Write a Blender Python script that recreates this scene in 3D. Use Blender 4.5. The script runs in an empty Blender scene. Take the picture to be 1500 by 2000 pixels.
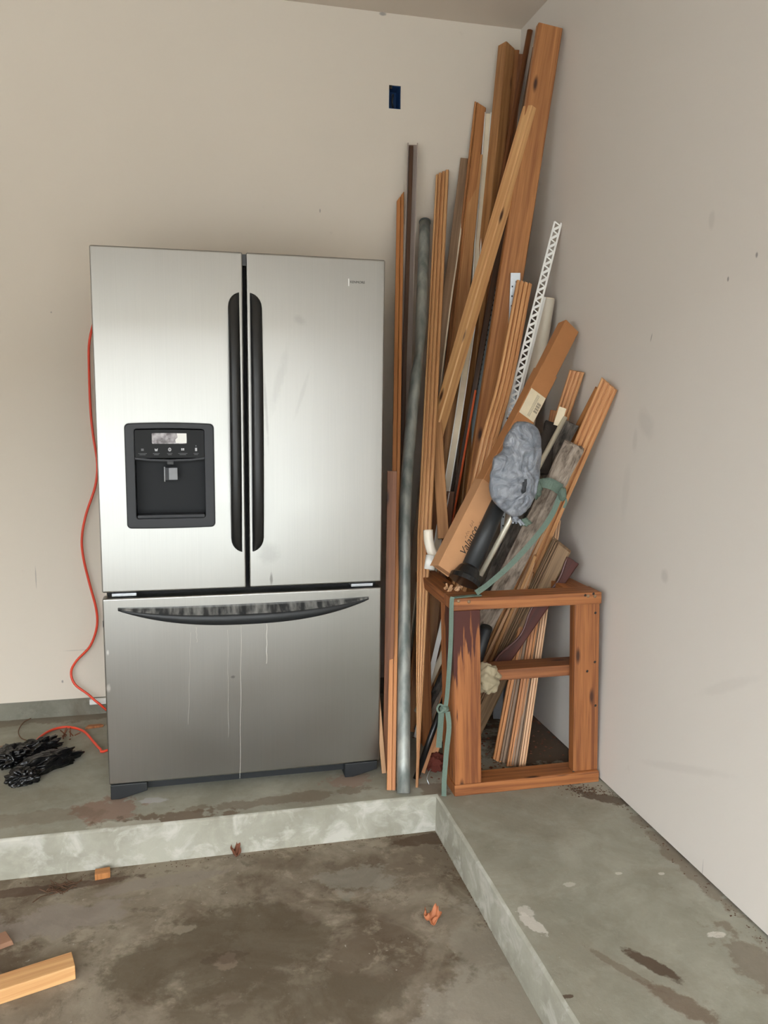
import bpy, bmesh, math, random
from mathutils import Vector, Matrix, noise
random.seed(7)
C = bpy.context.scene.collection
PI = math.pi
# ------------------------------------------------------------------ camera
CAM = Vector((0.28727, -2.62382, 1.31284))
RM = Matrix(((0.97346975, 0.22791914, 0.02023649), (-0.22848646, 0.96351664, 0.13939021), (0.0122715, -0.14031592, 0.99003073)))
F = 1587.88
cam = bpy.data.cameras.new('camera'); co = bpy.data.objects.new('camera', cam); C.objects.link(co)
cam.sensor_fit = 'VERTICAL'; cam.sensor_height = 36; cam.lens = F/2000*36; cam.clip_start = .02
r_, f_, u_ = RM.col[0], RM.col[1], RM.col[2]
co.matrix_world = Matrix(((r_[0], u_[0], -f_[0], CAM[0]), (r_[1], u_[1], -f_[1], CAM[1]), (r_[2], u_[2], -f_[2], CAM[2]), (0, 0, 0, 1)))
bpy.context.scene.camera = co
# ------------------------------------------------------------------ world, exposure
sc = bpy.context.scene
sc.view_settings.view_transform = 'Standard'; sc.view_settings.look = 'None'
sc.view_settings.gamma = 1; sc.view_settings.use_curve_mapping = False
sc.view_settings.exposure = 0.12
W = bpy.data.worlds.new('overcast_sky'); sc.world = W; W.use_nodes = True
bg = W.node_tree.nodes['Background']; bg.inputs[0].default_value = (0.90, 0.96, 1.0, 1); bg.inputs[1].default_value = 13
# garage measures (metres): fridge front plane is y=0, slab top is z=0
YB, XR, HC, YS, XS, ZL = .764, 1.646, 2.824, -.182, 1.056, -.127
XL, YF = -4.3, -4.4

# ------------------------------------------------------------------ helpers
def lin(c):
    c = c/255.0
    return c/12.92 if c <= .04045 else ((c+.055)/1.055)**2.4
def rgb(r, g, b): return (lin(r), lin(g), lin(b), 1)
def at(u, v, x=None, y=None, z=None):
    d = RM @ Vector(((u-750)/F, 1, -(v-1000)/F))
    t = (x-CAM.x)/d.x if x is not None else (y-CAM.y)/d.y if y is not None else (z-CAM.z)/d.z
    return CAM + d*t
def tag(o, label=None, cat=None, group=None, kind=None):
    if label: o['label'] = label
    if cat: o['category'] = cat
    if group: o['group'] = group
    if kind: o['kind'] = kind
    return o
def empty(name, loc, label, cat, group=None):
    o = bpy.data.objects.new(name, None); C.objects.link(o); o.location = loc; o.empty_display_size = .05
    return tag(o, label, cat, group)
def link(name, bm, mat, parent=None, origin=None, smooth=False, bevel=0, seg=2):
    if origin is None: origin = Vector((0, 0, 0))
    origin = Vector(origin)
    me = bpy.data.meshes.new(name)
    bmesh.ops.recalc_face_normals(bm, faces=bm.faces)
    for v in bm.verts: v.co -= origin
    if smooth:
        for f in bm.faces: f.smooth = True
    bm.to_mesh(me); bm.free()
    o = bpy.data.objects.new(name, me); C.objects.link(o)
    mats = mat if isinstance(mat, (list, tuple)) else [mat]
    for m in mats: me.materials.append(m)
    if parent is not None:
        o.parent = parent
        pl = Vector((0, 0, 0)); p = parent
        while p is not None: pl += Vector(p.location); p = p.parent
        o.location = origin - pl
    else: o.location = origin
    if bevel:
        b = o.modifiers.new('bevel', 'BEVEL'); b.width = bevel; b.segments = seg; b.limit_method = 'ANGLE'; b.angle_limit = .6
        for f in me.polygons: f.use_smooth = True
        try:
            w = o.modifiers.new('wn', 'WEIGHTED_NORMAL'); w.keep_sharp = False
        except Exception: pass
    return o
def uvbox(bm):
    l = bm.loops.layers.uv.verify(); off = random.random()*10
    for f in bm.faces:
        n = f.normal; ax = max(range(3), key=lambda i: abs(n[i]))
        for lp in f.loops:
            c = lp.vert.co
            if ax == 0: uv = (c.y, c.z)
            elif ax == 1: uv = (c.x, c.z)
            else: uv = (c.y, c.x)
            lp[l].uv = (uv[0]+off, uv[1]+off)
def addbox(bm, x0, x1, y0, y1, z0, z1):
    vs = [bm.verts.new((x, y, z)) for x in (x0, x1) for y in (y0, y1) for z in (z0, z1)]
    for q in ((0, 1, 3, 2), (4, 6, 7, 5), (0, 4, 5, 1), (2, 3, 7, 6), (0, 2, 6, 4), (1, 5, 7, 3)):
        bm.faces.new([vs[i] for i in q])
    return vs
def box(name, x0, x1, y0, y1, z0, z1, mat, parent=None, bevel=0, seg=2, long=None, origin=None):
    bm = bmesh.new(); addbox(bm, x0, x1, y0, y1, z0, z1); bm.normal_update()
    l = bm.loops.layers.uv.verify(); off = random.random()*10
    dims = (x1-x0, y1-y0, z1-z0); la = long if long is not None else dims.index(max(dims))
    oth = [i for i in range(3) if i != la]
    for f in bm.faces:
        ax = max(range(3), key=lambda i: abs(f.normal[i]))
        for lp in f.loops:
            c = lp.vert.co
            a = c[oth[0]] if ax != oth[0] else c[oth[1]]
            if ax == la: lp[l].uv = (c[oth[0]]+off, c[oth[1]]*.3+off)
            else: lp[l].uv = (a+off, c[la]+off)
    return link(name, bm, mat, parent, origin if origin is not None else ((x0+x1)/2, (y0+y1)/2, z0), bevel=bevel, seg=seg)
# cross sections, metres
def P_box(w, t, c=.0015):
    a, b = w/2, t/2
    return [(-a, -b+c), (-a+c, -b), (a-c, -b), (a, -b+c), (a, b-c), (a-c, b), (-a+c, b), (-a, b-c)]
def P_tube(r, n=20): return [(r*math.cos(2*PI*i/n-PI/2), r*math.sin(2*PI*i/n-PI/2)) for i in range(n)]
def P_flute(w, t, ts=(.22, .48, .76), g=.45):
    a, b = w/2, t/2
    p = [(-a, b), (-a, -b*.3), (-a+.05*w, -b*.85)]
    last = -a+.05*w
    for s in ts:
        x = -a+s*w
        p += [(x-.06*w, -b), (x-.045*w, -b+g*t), (x-.005*w, -b+g*t), (x+.01*w, -b-.02*t), (x+.03*w, -b-.16*t), (x+.06*w, -b-.16*t), (x+.085*w, -b)]
    p += [(a-.06*w, -b*.9), (a, -b*.5), (a, b)]
    return p
def P_L(w, d, t): return [(-w/2, -t/2), (w/2, -t/2), (w/2, t/2), (-w/2+t, t/2), (-w/2+t, d), (-w/2, d)]
def P_U(w, d, t): return [(-w/2, 0), (-w/2, -d), (-w/2+t, -d), (-w/2+t, -t), (w/2-t, -t), (w/2-t, -d), (w/2, -d), (w/2, 0)]
def frames(pts, roll=0):
    mid = pts[0].lerp(pts[-1], .5)
    out = []
    for i, p in enumerate(pts):
        if i == 0: T = pts[1]-pts[0]
        elif i == len(pts)-1: T = pts[-1]-pts[-2]
        else: T = (pts[i+1]-pts[i]).normalized()+(pts[i]-pts[i-1]).normalized()
        T.normalize(); Fd = CAM-mid; Fd = (Fd-T*Fd.dot(T)).normalized(); X = T.cross(Fd); Y = -Fd
        c, s = math.cos(roll), math.sin(roll)
        out.append((X*c+Y*s, Y*c-X*s, T))
    return out
def sweep_bm(pts, prof, roll=0, scales=None, cut_top=0, cut_bot=0, bm=None, rough=0, jag=0):
    bm = bm or bmesh.new(); l = bm.loops.layers.uv.verify(); fr = frames(pts, roll); n = len(prof)
    ou, ov = random.random()*10, random.random()*10
    per = [0]
    for i in range(n):
        a, b = prof[i], prof[(i+1) % n]; per.append(per[-1]+math.hypot(a[0]-b[0], a[1]-b[1]))
    L = [0]
    for i in range(1, len(pts)): L.append(L[-1]+(pts[i]-pts[i-1]).length)
    rings = []
    for i, p in enumerate(pts):
        X, Y, T = fr[i]; sx, sy, dx = (1, 1, 0)
        if scales: sx, sy, dx = scales[i]
        ring = []
        for k, (x, y) in enumerate(prof):
            cut = cut_top*x if i == len(pts)-1 else cut_bot*x if i == 0 else 0
            q = p+X*(x*sx+dx)+Y*y*sy+T*cut
            if rough: q += Vector((random.uniform(-1, 1), random.uniform(-1, 1), random.uniform(-1, 1)))*rough
            if jag and i in (0, len(pts)-1): q += T*random.uniform(-jag, jag)
            ring.append(bm.verts.new(q))
        rings.append(ring)
    for i in range(len(pts)-1):
        for k in range(n):
            f = bm.faces.new((rings[i][k], rings[i][(k+1) % n], rings[i+1][(k+1) % n], rings[i+1][k]))
            uv = ((per[k], L[i]), (per[k+1], L[i]), (per[k+1], L[i+1]), (per[k], L[i+1]))
            for lp, t in zip(f.loops, uv): lp[l].uv = (t[0]+ou, t[1]+ov)
    for ring, rev in ((rings[0], True), (rings[-1], False)):
        f = bm.faces.new(list(reversed(ring)) if rev else ring)
        pr = list(reversed(prof)) if rev else prof
        for lp, t in zip(f.loops, pr): lp[l].uv = (t[0]+ou, t[1]*.3+ov)
    return bm
def subdiv(pts, n):
    out = []
    for a, b in zip(pts, pts[1:]): out += [a.lerp(b, i/n) for i in range(n)]
    return out+[pts[-1]]
def catmull(pts, n=8):
    P = [pts[0]*2-pts[1]]+list(pts)+[pts[-1]*2-pts[-2]]; out = []
    for i in range(1, len(P)-2):
        a, b, c, d = P[i-1], P[i], P[i+1], P[i+2]
        for k in range(n):
            t = k/n
            out.append(.5*((2*b)+(c-a)*t+(2*a-5*b+4*c-d)*t*t+(3*b-a-3*c+d)*t**3))
    return out+[pts[-1]]
def stick(name, pts, prof, mat, label=None, cat=None, group=None, parent=None, smooth=False, **k):
    pts = [Vector(p) for p in pts]
    return tag(link(name, sweep_bm(pts, prof, **k), mat, parent, pts[0] if parent is None else pts[0], smooth=smooth), label, cat, group)

# ------------------------------------------------------------------ materials
def newmat(name):
    m = bpy.data.materials.new(name); m.use_nodes = True
    nt = m.node_tree; b = nt.nodes['Principled BSDF']
    return m, nt, b
def simple(name, col, rough=.5, metal=0, spec=.5, bump=0, bscale=60):
    m, nt, b = newmat(name)
    b.inputs['Base Color'].default_value = col; b.inputs['Roughness'].default_value = rough; b.inputs['Metallic'].default_value = metal
    b.inputs['Specular IOR Level'].default_value = spec
    tc = nt.nodes.new('ShaderNodeTexCoord'); ns = nt.nodes.new('ShaderNodeTexNoise'); ns.inputs['Scale'].default_value = bscale; ns.inputs['Detail'].default_value = 6
    nt.links.new(tc.outputs['Object'], ns.inputs['Vector'])
    mx = nt.nodes.new('ShaderNodeMix'); mx.data_type = 'RGBA'; mx.inputs[6].default_value = tuple(c*.82 for c in col[:3])+(1,); mx.inputs[7].default_value = tuple(min(1, c*1.12) for c in col[:3])+(1,)
    nt.links.new(ns.outputs['Fac'], mx.inputs[0]); nt.links.new(mx.outputs[2], b.inputs['Base Color'])
    if bump:
        bp = nt.nodes.new('ShaderNodeBump'); bp.inputs['Strength'].default_value = bump; bp.inputs['Distance'].default_value = .004
        nt.links.new(ns.outputs['Fac'], bp.inputs['Height']); nt.links.new(bp.outputs['Normal'], b.inputs['Normal'])
    return m
def wood(name, c1, c2, rough=.55, gx=55, gy=1.6, knots=True, knotcol=rgb(70, 35, 15), bump=.15, contrast=1):
    m, nt, b = newmat(name); N = nt.nodes; Lk = nt.links
    uv = N.new('ShaderNodeUVMap'); oi = N.new('ShaderNodeObjectInfo')
    mp = N.new('ShaderNodeMapping'); mp.inputs['Scale'].default_value = (gx, gy, 1); Lk.new(uv.outputs[0], mp.inputs[0])
    ns = N.new('ShaderNodeTexNoise'); ns.inputs['Scale'].default_value = 1; ns.inputs['Detail'].default_value = 7; ns.inputs['Roughness'].default_value = .6; ns.inputs['Distortion'].default_value = .6
    Lk.new(mp.outputs[0], ns.inputs['Vector'])
    mp2 = N.new('ShaderNodeMapping'); mp2.inputs['Scale'].default_value = (gx*5, gy*5, 1); Lk.new(uv.outputs[0], mp2.inputs[0])
    n2 = N.new('ShaderNodeTexNoise'); n2.inputs['Scale'].default_value = 1; n2.inputs['Detail'].default_value = 3; Lk.new(mp2.outputs[0], n2.inputs['Vector'])
    ad = N.new('ShaderNodeMath'); ad.operation = 'MULTIPLY_ADD'; ad.inputs[1].default_value = .25; Lk.new(n2.outputs['Fac'], ad.inputs[0]); Lk.new(ns.outputs['Fac'], ad.inputs[2])
    cr = N.new('ShaderNodeValToRGB'); cr.color_ramp.elements[0].position = .62-.22*contrast*.9; cr.color_ramp.elements[1].position = .62+.2*contrast*.9
    cr.color_ramp.elements[0].color = c2; cr.color_ramp.elements[1].color = c1; Lk.new(ad.outputs[0], cr.inputs[0])
    out = cr.outputs[0]
    if knots:
        mk = N.new('ShaderNodeMapping'); mk.inputs['Scale'].default_value = (8, 2.4, 1); Lk.new(uv.outputs[0], mk.inputs[0])
        vo = N.new('ShaderNodeTexVoronoi'); vo.voronoi_dimensions = '2D'; vo.inputs['Scale'].default_value = 1; vo.inputs['Randomness'].default_value = 1; Lk.new(mk.outputs[0], vo.inputs['Vector'])
        kr = N.new('ShaderNodeValToRGB'); kr.color_ramp.elements[0].position = .03; kr.color_ramp.elements[0].color = (1, 1, 1, 1); kr.color_ramp.elements[1].position = .085; kr.color_ramp.elements[1].color = (0, 0, 0, 1)
        Lk.new(vo.outputs['Distance'], kr.inputs[0])
        mx = N.new('ShaderNodeMix'); mx.data_type = 'RGBA'; mx.inputs[7].default_value = knotcol
        Lk.new(kr.outputs[0], mx.inputs[0]); Lk.new(out, mx.inputs[6]); out = mx.outputs[2]
    hs = N.new('ShaderNodeHueSaturation'); hs.inputs['Saturation'].default_value = .96
    ma = N.new('ShaderNodeMath'); ma.operation = 'MULTIPLY_ADD'; ma.inputs[1].default_value = .22; ma.inputs[2].default_value = .82; Lk.new(oi.outputs['Random'], ma.inputs[0])
    Lk.new(ma.outputs[0], hs.inputs['Value']); Lk.new(out, hs.inputs['Color']); Lk.new(hs.outputs[0], b.inputs['Base Color'])
    b.inputs['Roughness'].default_value = rough
    bp = N.new('ShaderNodeBump'); bp.inputs['Strength'].default_value = bump; bp.inputs['Distance'].default_value = .002
    Lk.new(ad.outputs[0], bp.inputs['Height']); Lk.new(bp.outputs['Normal'], b.inputs['Normal'])
    return m
M = {}
M['pine'] = wood('pine_stud', rgb(222, 172, 112), rgb(196, 138, 80), contrast=.8)
M['orange'] = wood('orange_fir', rgb(200, 134, 70), rgb(152, 90, 40), contrast=.8)
M['fir'] = wood('aged_fir', rgb(190, 134, 76), rgb(144, 92, 44), contrast=.8)
M['frame'] = wood('stained_redwood', rgb(178, 110, 54), rgb(124, 68, 30), contrast=.7)
M['mold'] = wood('casing_pine', rgb(222, 168, 110), rgb(192, 130, 76), knots=False, contrast=.8, gx=60)
M['moldor'] = wood('casing_orange', rgb(206, 138, 72), rgb(166, 98, 42), knots=False, gx=60)
M['moldpale'] = wood('casing_pale', rgb(226, 182, 138), rgb(196, 146, 102), knots=False, gx=60)
M['brown'] = wood('brown_board', rgb(150, 92, 50), rgb(106, 60, 28))
M['dark'] = wood('dark_board', rgb(88, 56, 32), rgb(52, 30, 16), knots=False)
M['taupe'] = wood('taupe_board', rgb(150, 120, 92), rgb(112, 86, 62), knots=False)
M['weather'] = wood('weathered_board', rgb(166, 134, 98), rgb(110, 84, 58), knots=False, gx=70, bump=.4)
M['barn'] = wood('grey_rough_board', rgb(176, 160, 144), rgb(96, 82, 70), knots=False, gx=60, gy=12, bump=1, rough=.9, contrast=.8)
M['barndark'] = wood('charcoal_rough_board', rgb(120, 112, 104), rgb(52, 48, 44), knots=False, gx=60, gy=14, bump=1, rough=.9, contrast=.8)
M['mahog'] = wood('mahogany_trim', rgb(88, 34, 20), rgb(56, 20, 12), rough=.7, knots=False, gx=30)
M['card'] = simple('cardboard', rgb(178, 122, 76), .85, bscale=14)
M['card2'] = simple('cardboard_pale', rgb(196, 146, 104), .85, bscale=14)
M['white'] = simple('white_plastic', rgb(240, 240, 236), .35, bscale=5)
M['cream'] = simple('cream_paint', rgb(225, 210, 185), .5, bscale=20)
M['whitetube'] = simple('off_white_tube', rgb(240, 232, 216), .4, bscale=8)
M['black'] = simple('black_plastic', rgb(14, 15, 17), .32, bscale=6)
M['blackmat'] = simple('black_matte', rgb(34, 37, 40), .45, bscale=9)
M['char'] = simple('charcoal_plastic', rgb(50, 52, 56), .45, spec=.35, bscale=6)
M['cav'] = simple('dispenser_recess', rgb(24, 27, 31), .5, spec=.25, bscale=4)
M['gap'] = simple('rubber_gasket', rgb(12, 12, 13), .7)
M['cab'] = simple('cabinet_paint', rgb(70, 72, 74), .45)
M['paper'] = simple('label_paper', rgb(232, 218, 188), .8, bscale=30)
M['ink'] = simple('ink', rgb(40, 34, 30), .7)
M['orangecord'] = simple('orange_cord_jacket', rgb(232, 74, 46), .4, bscale=20)
M['brassy'] = simple('satin_aluminium', rgb(222, 216, 196), .3, metal=.35, bscale=30)
M['zinc'] = simple('zinc_metal', rgb(190, 196, 202), .38, metal=.8, bscale=40)
M['greymetal'] = simple('blue_grey_painted_metal', rgb(104, 112, 114), .45, metal=.3, bscale=30)
M['mauve'] = simple('mauve_painted_track', rgb(158, 144, 136), .5, bscale=12)
M['copper'] = simple('tarnished_copper', rgb(118, 74, 46), .35, metal=.6, bscale=18)
M['redcopper'] = simple('bright_copper_rod', rgb(226, 110, 66), .3, metal=.4, bscale=18)
M['strap'] = simple('green_webbing', rgb(104, 122, 110), .8, bump=.4, bscale=250)
M['rag'] = simple('cream_rag', rgb(158, 146, 120), .9, bump=.8, bscale=50)
M['leaf'] = simple('dry_leaf', rgb(182, 112, 74), .7, bscale=60)
M['leafdark'] = simple('brown_leaf', rgb(112, 66, 44), .8, bscale=60)
M['dirt'] = simple('dirt', rgb(92, 66, 48), .95, bscale=80)
M['cloth'] = simple('dark_patterned_cloth', rgb(62, 56, 52), .9, bump=.6, bscale=70)
M['garbage'] = simple('black_bin_liner', rgb(14, 15, 17), .22, bump=.9, bscale=45)
M['blue'] = simple('blue_box_plastic', rgb(20, 62, 108), .4, bscale=10)
# pipe: galvanised with scuffs
def galv():
    m, nt, b = newmat('galvanised_pipe'); N = nt.nodes; L = nt.links
    tc = N.new('ShaderNodeTexCoord'); mp = N.new('ShaderNodeMapping'); mp.inputs['Scale'].default_value = (30, 30, 5); L.new(tc.outputs['Object'], mp.inputs[0])
    ns = N.new('ShaderNodeTexNoise'); ns.inputs['Scale'].default_value = 1; ns.inputs['Detail'].default_value = 8; L.new(mp.outputs[0], ns.inputs['Vector'])
    cr = N.new('ShaderNodeValToRGB'); cr.color_ramp.elements[0].color = rgb(112, 120, 118); cr.color_ramp.elements[0].position = .35; cr.color_ramp.elements[1].color = rgb(172, 174, 168); cr.color_ramp.elements[1].position = .75
    L.new(ns.outputs['Fac'], cr.inputs[0]); L.new(cr.outputs[0], b.inputs['Base Color'])
    b.inputs['Metallic'].default_value = .3; b.inputs['Roughness'].default_value = .42
    return m
M['galv'] = galv()
def steel(name, col, r0=.24):
    m, nt, b = newmat(name); N = nt.nodes; L = nt.links
    tc = N.new('ShaderNodeTexCoord'); mp = N.new('ShaderNodeMapping'); mp.inputs['Scale'].default_value = (260, 260, 4); L.new(tc.outputs['Object'], mp.inputs[0])
    ns = N.new('ShaderNodeTexNoise'); ns.inputs['Scale'].default_value = 1; ns.inputs['Detail'].default_value = 4; L.new(mp.outputs[0], ns.inputs['Vector'])
    n2 = N.new('ShaderNodeTexNoise'); n2.inputs['Scale'].default_value = 5; n2.inputs['Detail'].default_value = 5; L.new(tc.outputs['Object'], n2.inputs['Vector'])
    mr = N.new('ShaderNodeMapRange'); mr.inputs[3].default_value = r0; mr.inputs[4].default_value = r0+.12; L.new(n2.outputs['Fac'], mr.inputs[0]); L.new(mr.outputs[0], b.inputs['Roughness'])
    mx = N.new('ShaderNodeMix'); mx.data_type = 'RGBA'; mx.inputs[6].default_value = tuple(c*.95 for c in col[:3])+(1,); mx.inputs[7].default_value = tuple(min(1, c*1.04) for c in col[:3])+(1,)
    L.new(ns.outputs['Fac'], mx.inputs[0]); o = mx.outputs[2]
    for (u, v, rx, rz, rot, st, cc) in ((545, 745, .012, .09, -.25, .16, rgb(120, 120, 116)), (590, 770, .006, .07, -.3, .15, rgb(120, 120, 116)), (520, 800, .004, .1, .05, .35, rgb(120, 120, 116)), (530, 1130, .004, .02, 0, .6, rgb(90, 90, 86)), (525, 1080, .03, .03, .5, .2, rgb(110, 110, 106)), (585, 625, .02, .012, -.6, .25, rgb(130, 130, 126)), (455, 1322, .006, .004, 0, .6, rgb(110, 110, 108)), (210, 1275, .004, .008, 0, .8, rgb(226, 226, 222)), (212, 1345, .006, .01, 0, .8, rgb(226, 226, 222))):
        p = at(u, v, y=0); o = mixin(nt, o, blobmask(nt, p.x, p.z, rx, rz, rot, .4, .9, 'xz', 40, st), cc)
    L.new(o, b.inputs['Base Color'])
    b.inputs['Metallic'].default_value = 1
    bp = N.new('ShaderNodeBump'); bp.inputs['Strength'].default_value = .01; bp.inputs['Distance'].default_value = .0003; L.new(ns.outputs['Fac'], bp.inputs['Height']); L.new(bp.outputs['Normal'], b.inputs['Normal'])
    return m
# painted drywall with scuffs; blobs are scuffs with a shape of their own
def blobmask(nt, cx, cy, rx, ry, rot=0, warp=.5, soft=.35, axes='xy', nscale=9, edge=1.0):
    N = nt.nodes; L = nt.links
    g = N.new('ShaderNodeNewGeometry'); sp = N.new('ShaderNodeSeparateXYZ'); L.new(g.outputs['Position'], sp.inputs[0])
    cb = N.new('ShaderNodeCombineXYZ'); L.new(sp.outputs[axes[0].upper()], cb.inputs[0]); L.new(sp.outputs[axes[1].upper()], cb.inputs[1])
    sb = N.new('ShaderNodeVectorMath'); sb.operation = 'SUBTRACT'; sb.inputs[1].default_value = (cx, cy, 0); L.new(cb.outputs[0], sb.inputs[0])
    mp = N.new('ShaderNodeMapping'); mp.vector_type = 'TEXTURE'; mp.inputs['Rotation'].default_value = (0, 0, rot); mp.inputs['Scale'].default_value = (rx, ry, 1); L.new(sb.outputs[0], mp.inputs[0])
    ln = N.new('ShaderNodeVectorMath'); ln.operation = 'LENGTH'; L.new(mp.outputs[0], ln.inputs[0])
    ns = N.new('ShaderNodeTexNoise'); ns.inputs['Scale'].default_value = nscale; ns.inputs['Detail'].default_value = 7; ns.inputs['Roughness'].default_value = .65; L.new(g.outputs['Position'], ns.inputs['Vector'])
    ad = N.new('ShaderNodeMath'); ad.operation = 'MULTIPLY_ADD'; ad.inputs[1].default_value = warp*4; L.new(ns.outputs['Fac'], ad.inputs[0]); L.new(ln.outputs['Value'], ad.inputs[2])
    mr = N.new('ShaderNodeMapRange'); mr.inputs[1].default_value = 1+warp*2-soft/2; mr.inputs[2].default_value = 1+warp*2+soft/2; mr.inputs[3].default_value = edge; mr.inputs[4].default_value = 0; L.new(ad.outputs[0], mr.inputs[0])
    return mr.outputs[0]
def mixin(nt, base, fac, col):
    mx = nt.nodes.new('ShaderNodeMix'); mx.data_type = 'RGBA'; mx.inputs[7].default_value = col
    nt.links.new(fac, mx.inputs[0]); nt.links.new(base, mx.inputs[6]); return mx.outputs[2]
M['steel'] = steel('brushed_steel', rgb(171, 171, 168), .25)
def drywall(name, col, blobs=(), axes='xz', var=.035):
    m, nt, b = newmat(name); N = nt.nodes; L = nt.links
    tc = N.new('ShaderNodeTexCoord'); ns = N.new('ShaderNodeTexNoise'); ns.inputs['Scale'].default_value = 1.3; ns.inputs['Detail'].default_value = 4; L.new(tc.outputs['Object'], ns.inputs['Vector'])
    mx = N.new('ShaderNodeMix'); mx.data_type = 'RGBA'; mx.inputs[6].default_value = tuple(c*(1-var) for c in col[:3])+(1,); mx.inputs[7].default_value = tuple(min(1, c*(1+var)) for c in col[:3])+(1,)
    L.new(ns.outputs['Fac'], mx.inputs[0]); o = mx.outputs[2]
    n3 = N.new('ShaderNodeTexNoise'); n3.inputs['Scale'].default_value = 7; n3.inputs['Detail'].default_value = 9; n3.inputs['Roughness'].default_value = .7; L.new(tc.outputs['Object'], n3.inputs['Vector'])
    k = N.new('ShaderNodeMapRange'); k.inputs[1].default_value = .68; k.inputs[2].default_value = .75; k.inputs[4].default_value = .16; L.new(n3.outputs['Fac'], k.inputs[0])
    o = mixin(nt, o, k.outputs[0], rgb(150, 140, 128))
    for (cx, cy, rx, ry, rot, st, cc) in blobs:
        o = mixin(nt, o, blobmask(nt, cx, cy, rx, ry, rot, .3, .7, axes, 30, st), cc)
    L.new(o, b.inputs['Base Color']); b.inputs['Roughness'].default_value = .75
    n4 = N.new('ShaderNodeTexNoise'); n4.inputs['Scale'].default_value = 90; n4.inputs['Detail'].default_value = 4; L.new(tc.outputs['Object'], n4.inputs['Vector'])
    bp = N.new('ShaderNodeBump'); bp.inputs['Strength'].default_value = .06; bp.inputs['Distance'].default_value = .003; L.new(n4.outputs['Fac'], bp.inputs['Height']); L.new(bp.outputs['Normal'], b.inputs['Normal'])
    return m
SC = rgb(140, 134, 130)
def rw(u, v): p = at(u, v, x=XR); return p.y, p.z
rb = []
for (u, v, ry, rz, rot, st) in ((1298, 1125, .016, .02, 0, .5), (1390, 430, .012, .022, 0, .35), (1262, 828, .05, .03, .8, .3), (1240, 860, .012, .03, 0, .3), (1272, 660, .002, .012, .3, .8), (1422, 545, .003, .005, 0, .9), (1478, 498, .004, .006, 0, .9), (1372, 1700, .001, .03, 0, .7), (1420, 1340, .12, .014, -.5, .2), (1330, 1500, .2, .012, -.35, .22), (1222, 960, .02, .08, .1, .18)):
    y, z = rw(u, v); rb.append((y, z, ry, rz, rot, st*(.45 if ry > .01 else 1), SC))
M['wallr'] = drywall('painted_drywall_right', rgb(212, 205, 197), rb, 'yz')
bb = []
for (u, v, rx, rz, rot, st) in ((625, 412, .003, .008, 0, .7), (70, 1128, .002, .04, 0, .5), (122, 1331, .004, .006, 0, .8), (748, 27, .012, .006, 0, .8), (100, 610, .003, .003, 0, .6), (150, 1270, .05, .002, 0, .3)):
    p = at(u, v, y=YB); bb.append((p.x, p.z, rx, rz, rot, st, SC))
M['wallb'] = drywall('painted_drywall_back', rgb(217, 207, 193), bb, 'xz')
M['ceil'] = drywall('painted_ceiling', rgb(214, 202, 188), (), 'xy', .05)
# concrete
def concrete(name, a, bcol, stain, blobs=(), sscale=2.2, thr=(.5, .62), samt=.8, fine=.5, rough=.85, mott=.2):
    m, nt, b = newmat(name); N = nt.nodes; L = nt.links
    g = N.new('ShaderNodeNewGeometry')
    def nz(s, d, r=.6, dist=0):
        n = N.new('ShaderNodeTexNoise'); n.inputs['Scale'].default_value = s; n.inputs['Detail'].default_value = d; n.inputs['Roughness'].default_value = r; n.inputs['Distortion'].default_value = dist
        L.new(g.outputs['Position'], n.inputs['Vector']); return n.outputs['Fac']
    def ramp(f, lo, hi, amt=1):
        r = N.new('ShaderNodeMapRange'); r.inputs[1].default_value = lo; r.inputs[2].default_value = hi; r.inputs[4].default_value = amt; L.new(f, r.inputs[0]); return r.outputs[0]
    mx = N.new('ShaderNodeMix'); mx.data_type = 'RGBA'; mx.inputs[6].default_value = a; mx.inputs[7].default_value = bcol
    L.new(ramp(nz(4.5, 8, .62, .4), .38, .62), mx.inputs[0]); o = mx.outputs[2]
    o = mixin(nt, o, ramp(nz(sscale, 10, .62, .8), thr[0], thr[1], samt), stain)
    o = mixin(nt, o, ramp(nz(11, 9, .7, .3), .53, .62, mott), tuple(min(1, c*1.35) for c in a[:3])+(1,))
    o = mixin(nt, o, ramp(nz(15, 8, .7, .2), .56, .64, mott), tuple(c*.75 for c in stain[:3])+(1,))
    dk = tuple(c*.45 for c in stain[:3])+(1,)
    o = mixin(nt, o, ramp(nz(24, 6, .6), .68, .76, fine), dk)
    o = mixin(nt, o, ramp(nz(60, 4, .6), .69, .74, fine*.8), rgb(196, 194, 184))
    for (cx, cy, rx, ry, rot, st, cc, wp, nsc) in blobs:
        o = mixin(nt, o, blobmask(nt, cx, cy, rx, ry, rot, wp, .25, 'xy', nsc, st), cc)
    L.new(o, b.inputs['Base Color']); b.inputs['Roughness'].default_value = rough
    L.new(ramp(nz(3, 5), .3, .7, .3), b.inputs['Specular IOR Level'])
    bp = N.new('ShaderNodeBump'); bp.inputs['Strength'].default_value = .25; bp.inputs['Distance'].default_value = .004; L.new(nz(70, 8, .7), bp.inputs['Height']); L.new(bp.outputs['Normal'], b.inputs['Normal'])
    return m
BR = rgb(108, 90, 74); BD = rgb(84, 68, 54); WH = rgb(206, 200, 190); PK = rgb(140, 116, 102)
def sb(u, v, rx, ry, rot, st, col, wp=.5, nsc=14, z=0):
    p = at(u, v, z=z); return (p.x, p.y, rx, ry, rot, st, col, wp, nsc)
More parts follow.
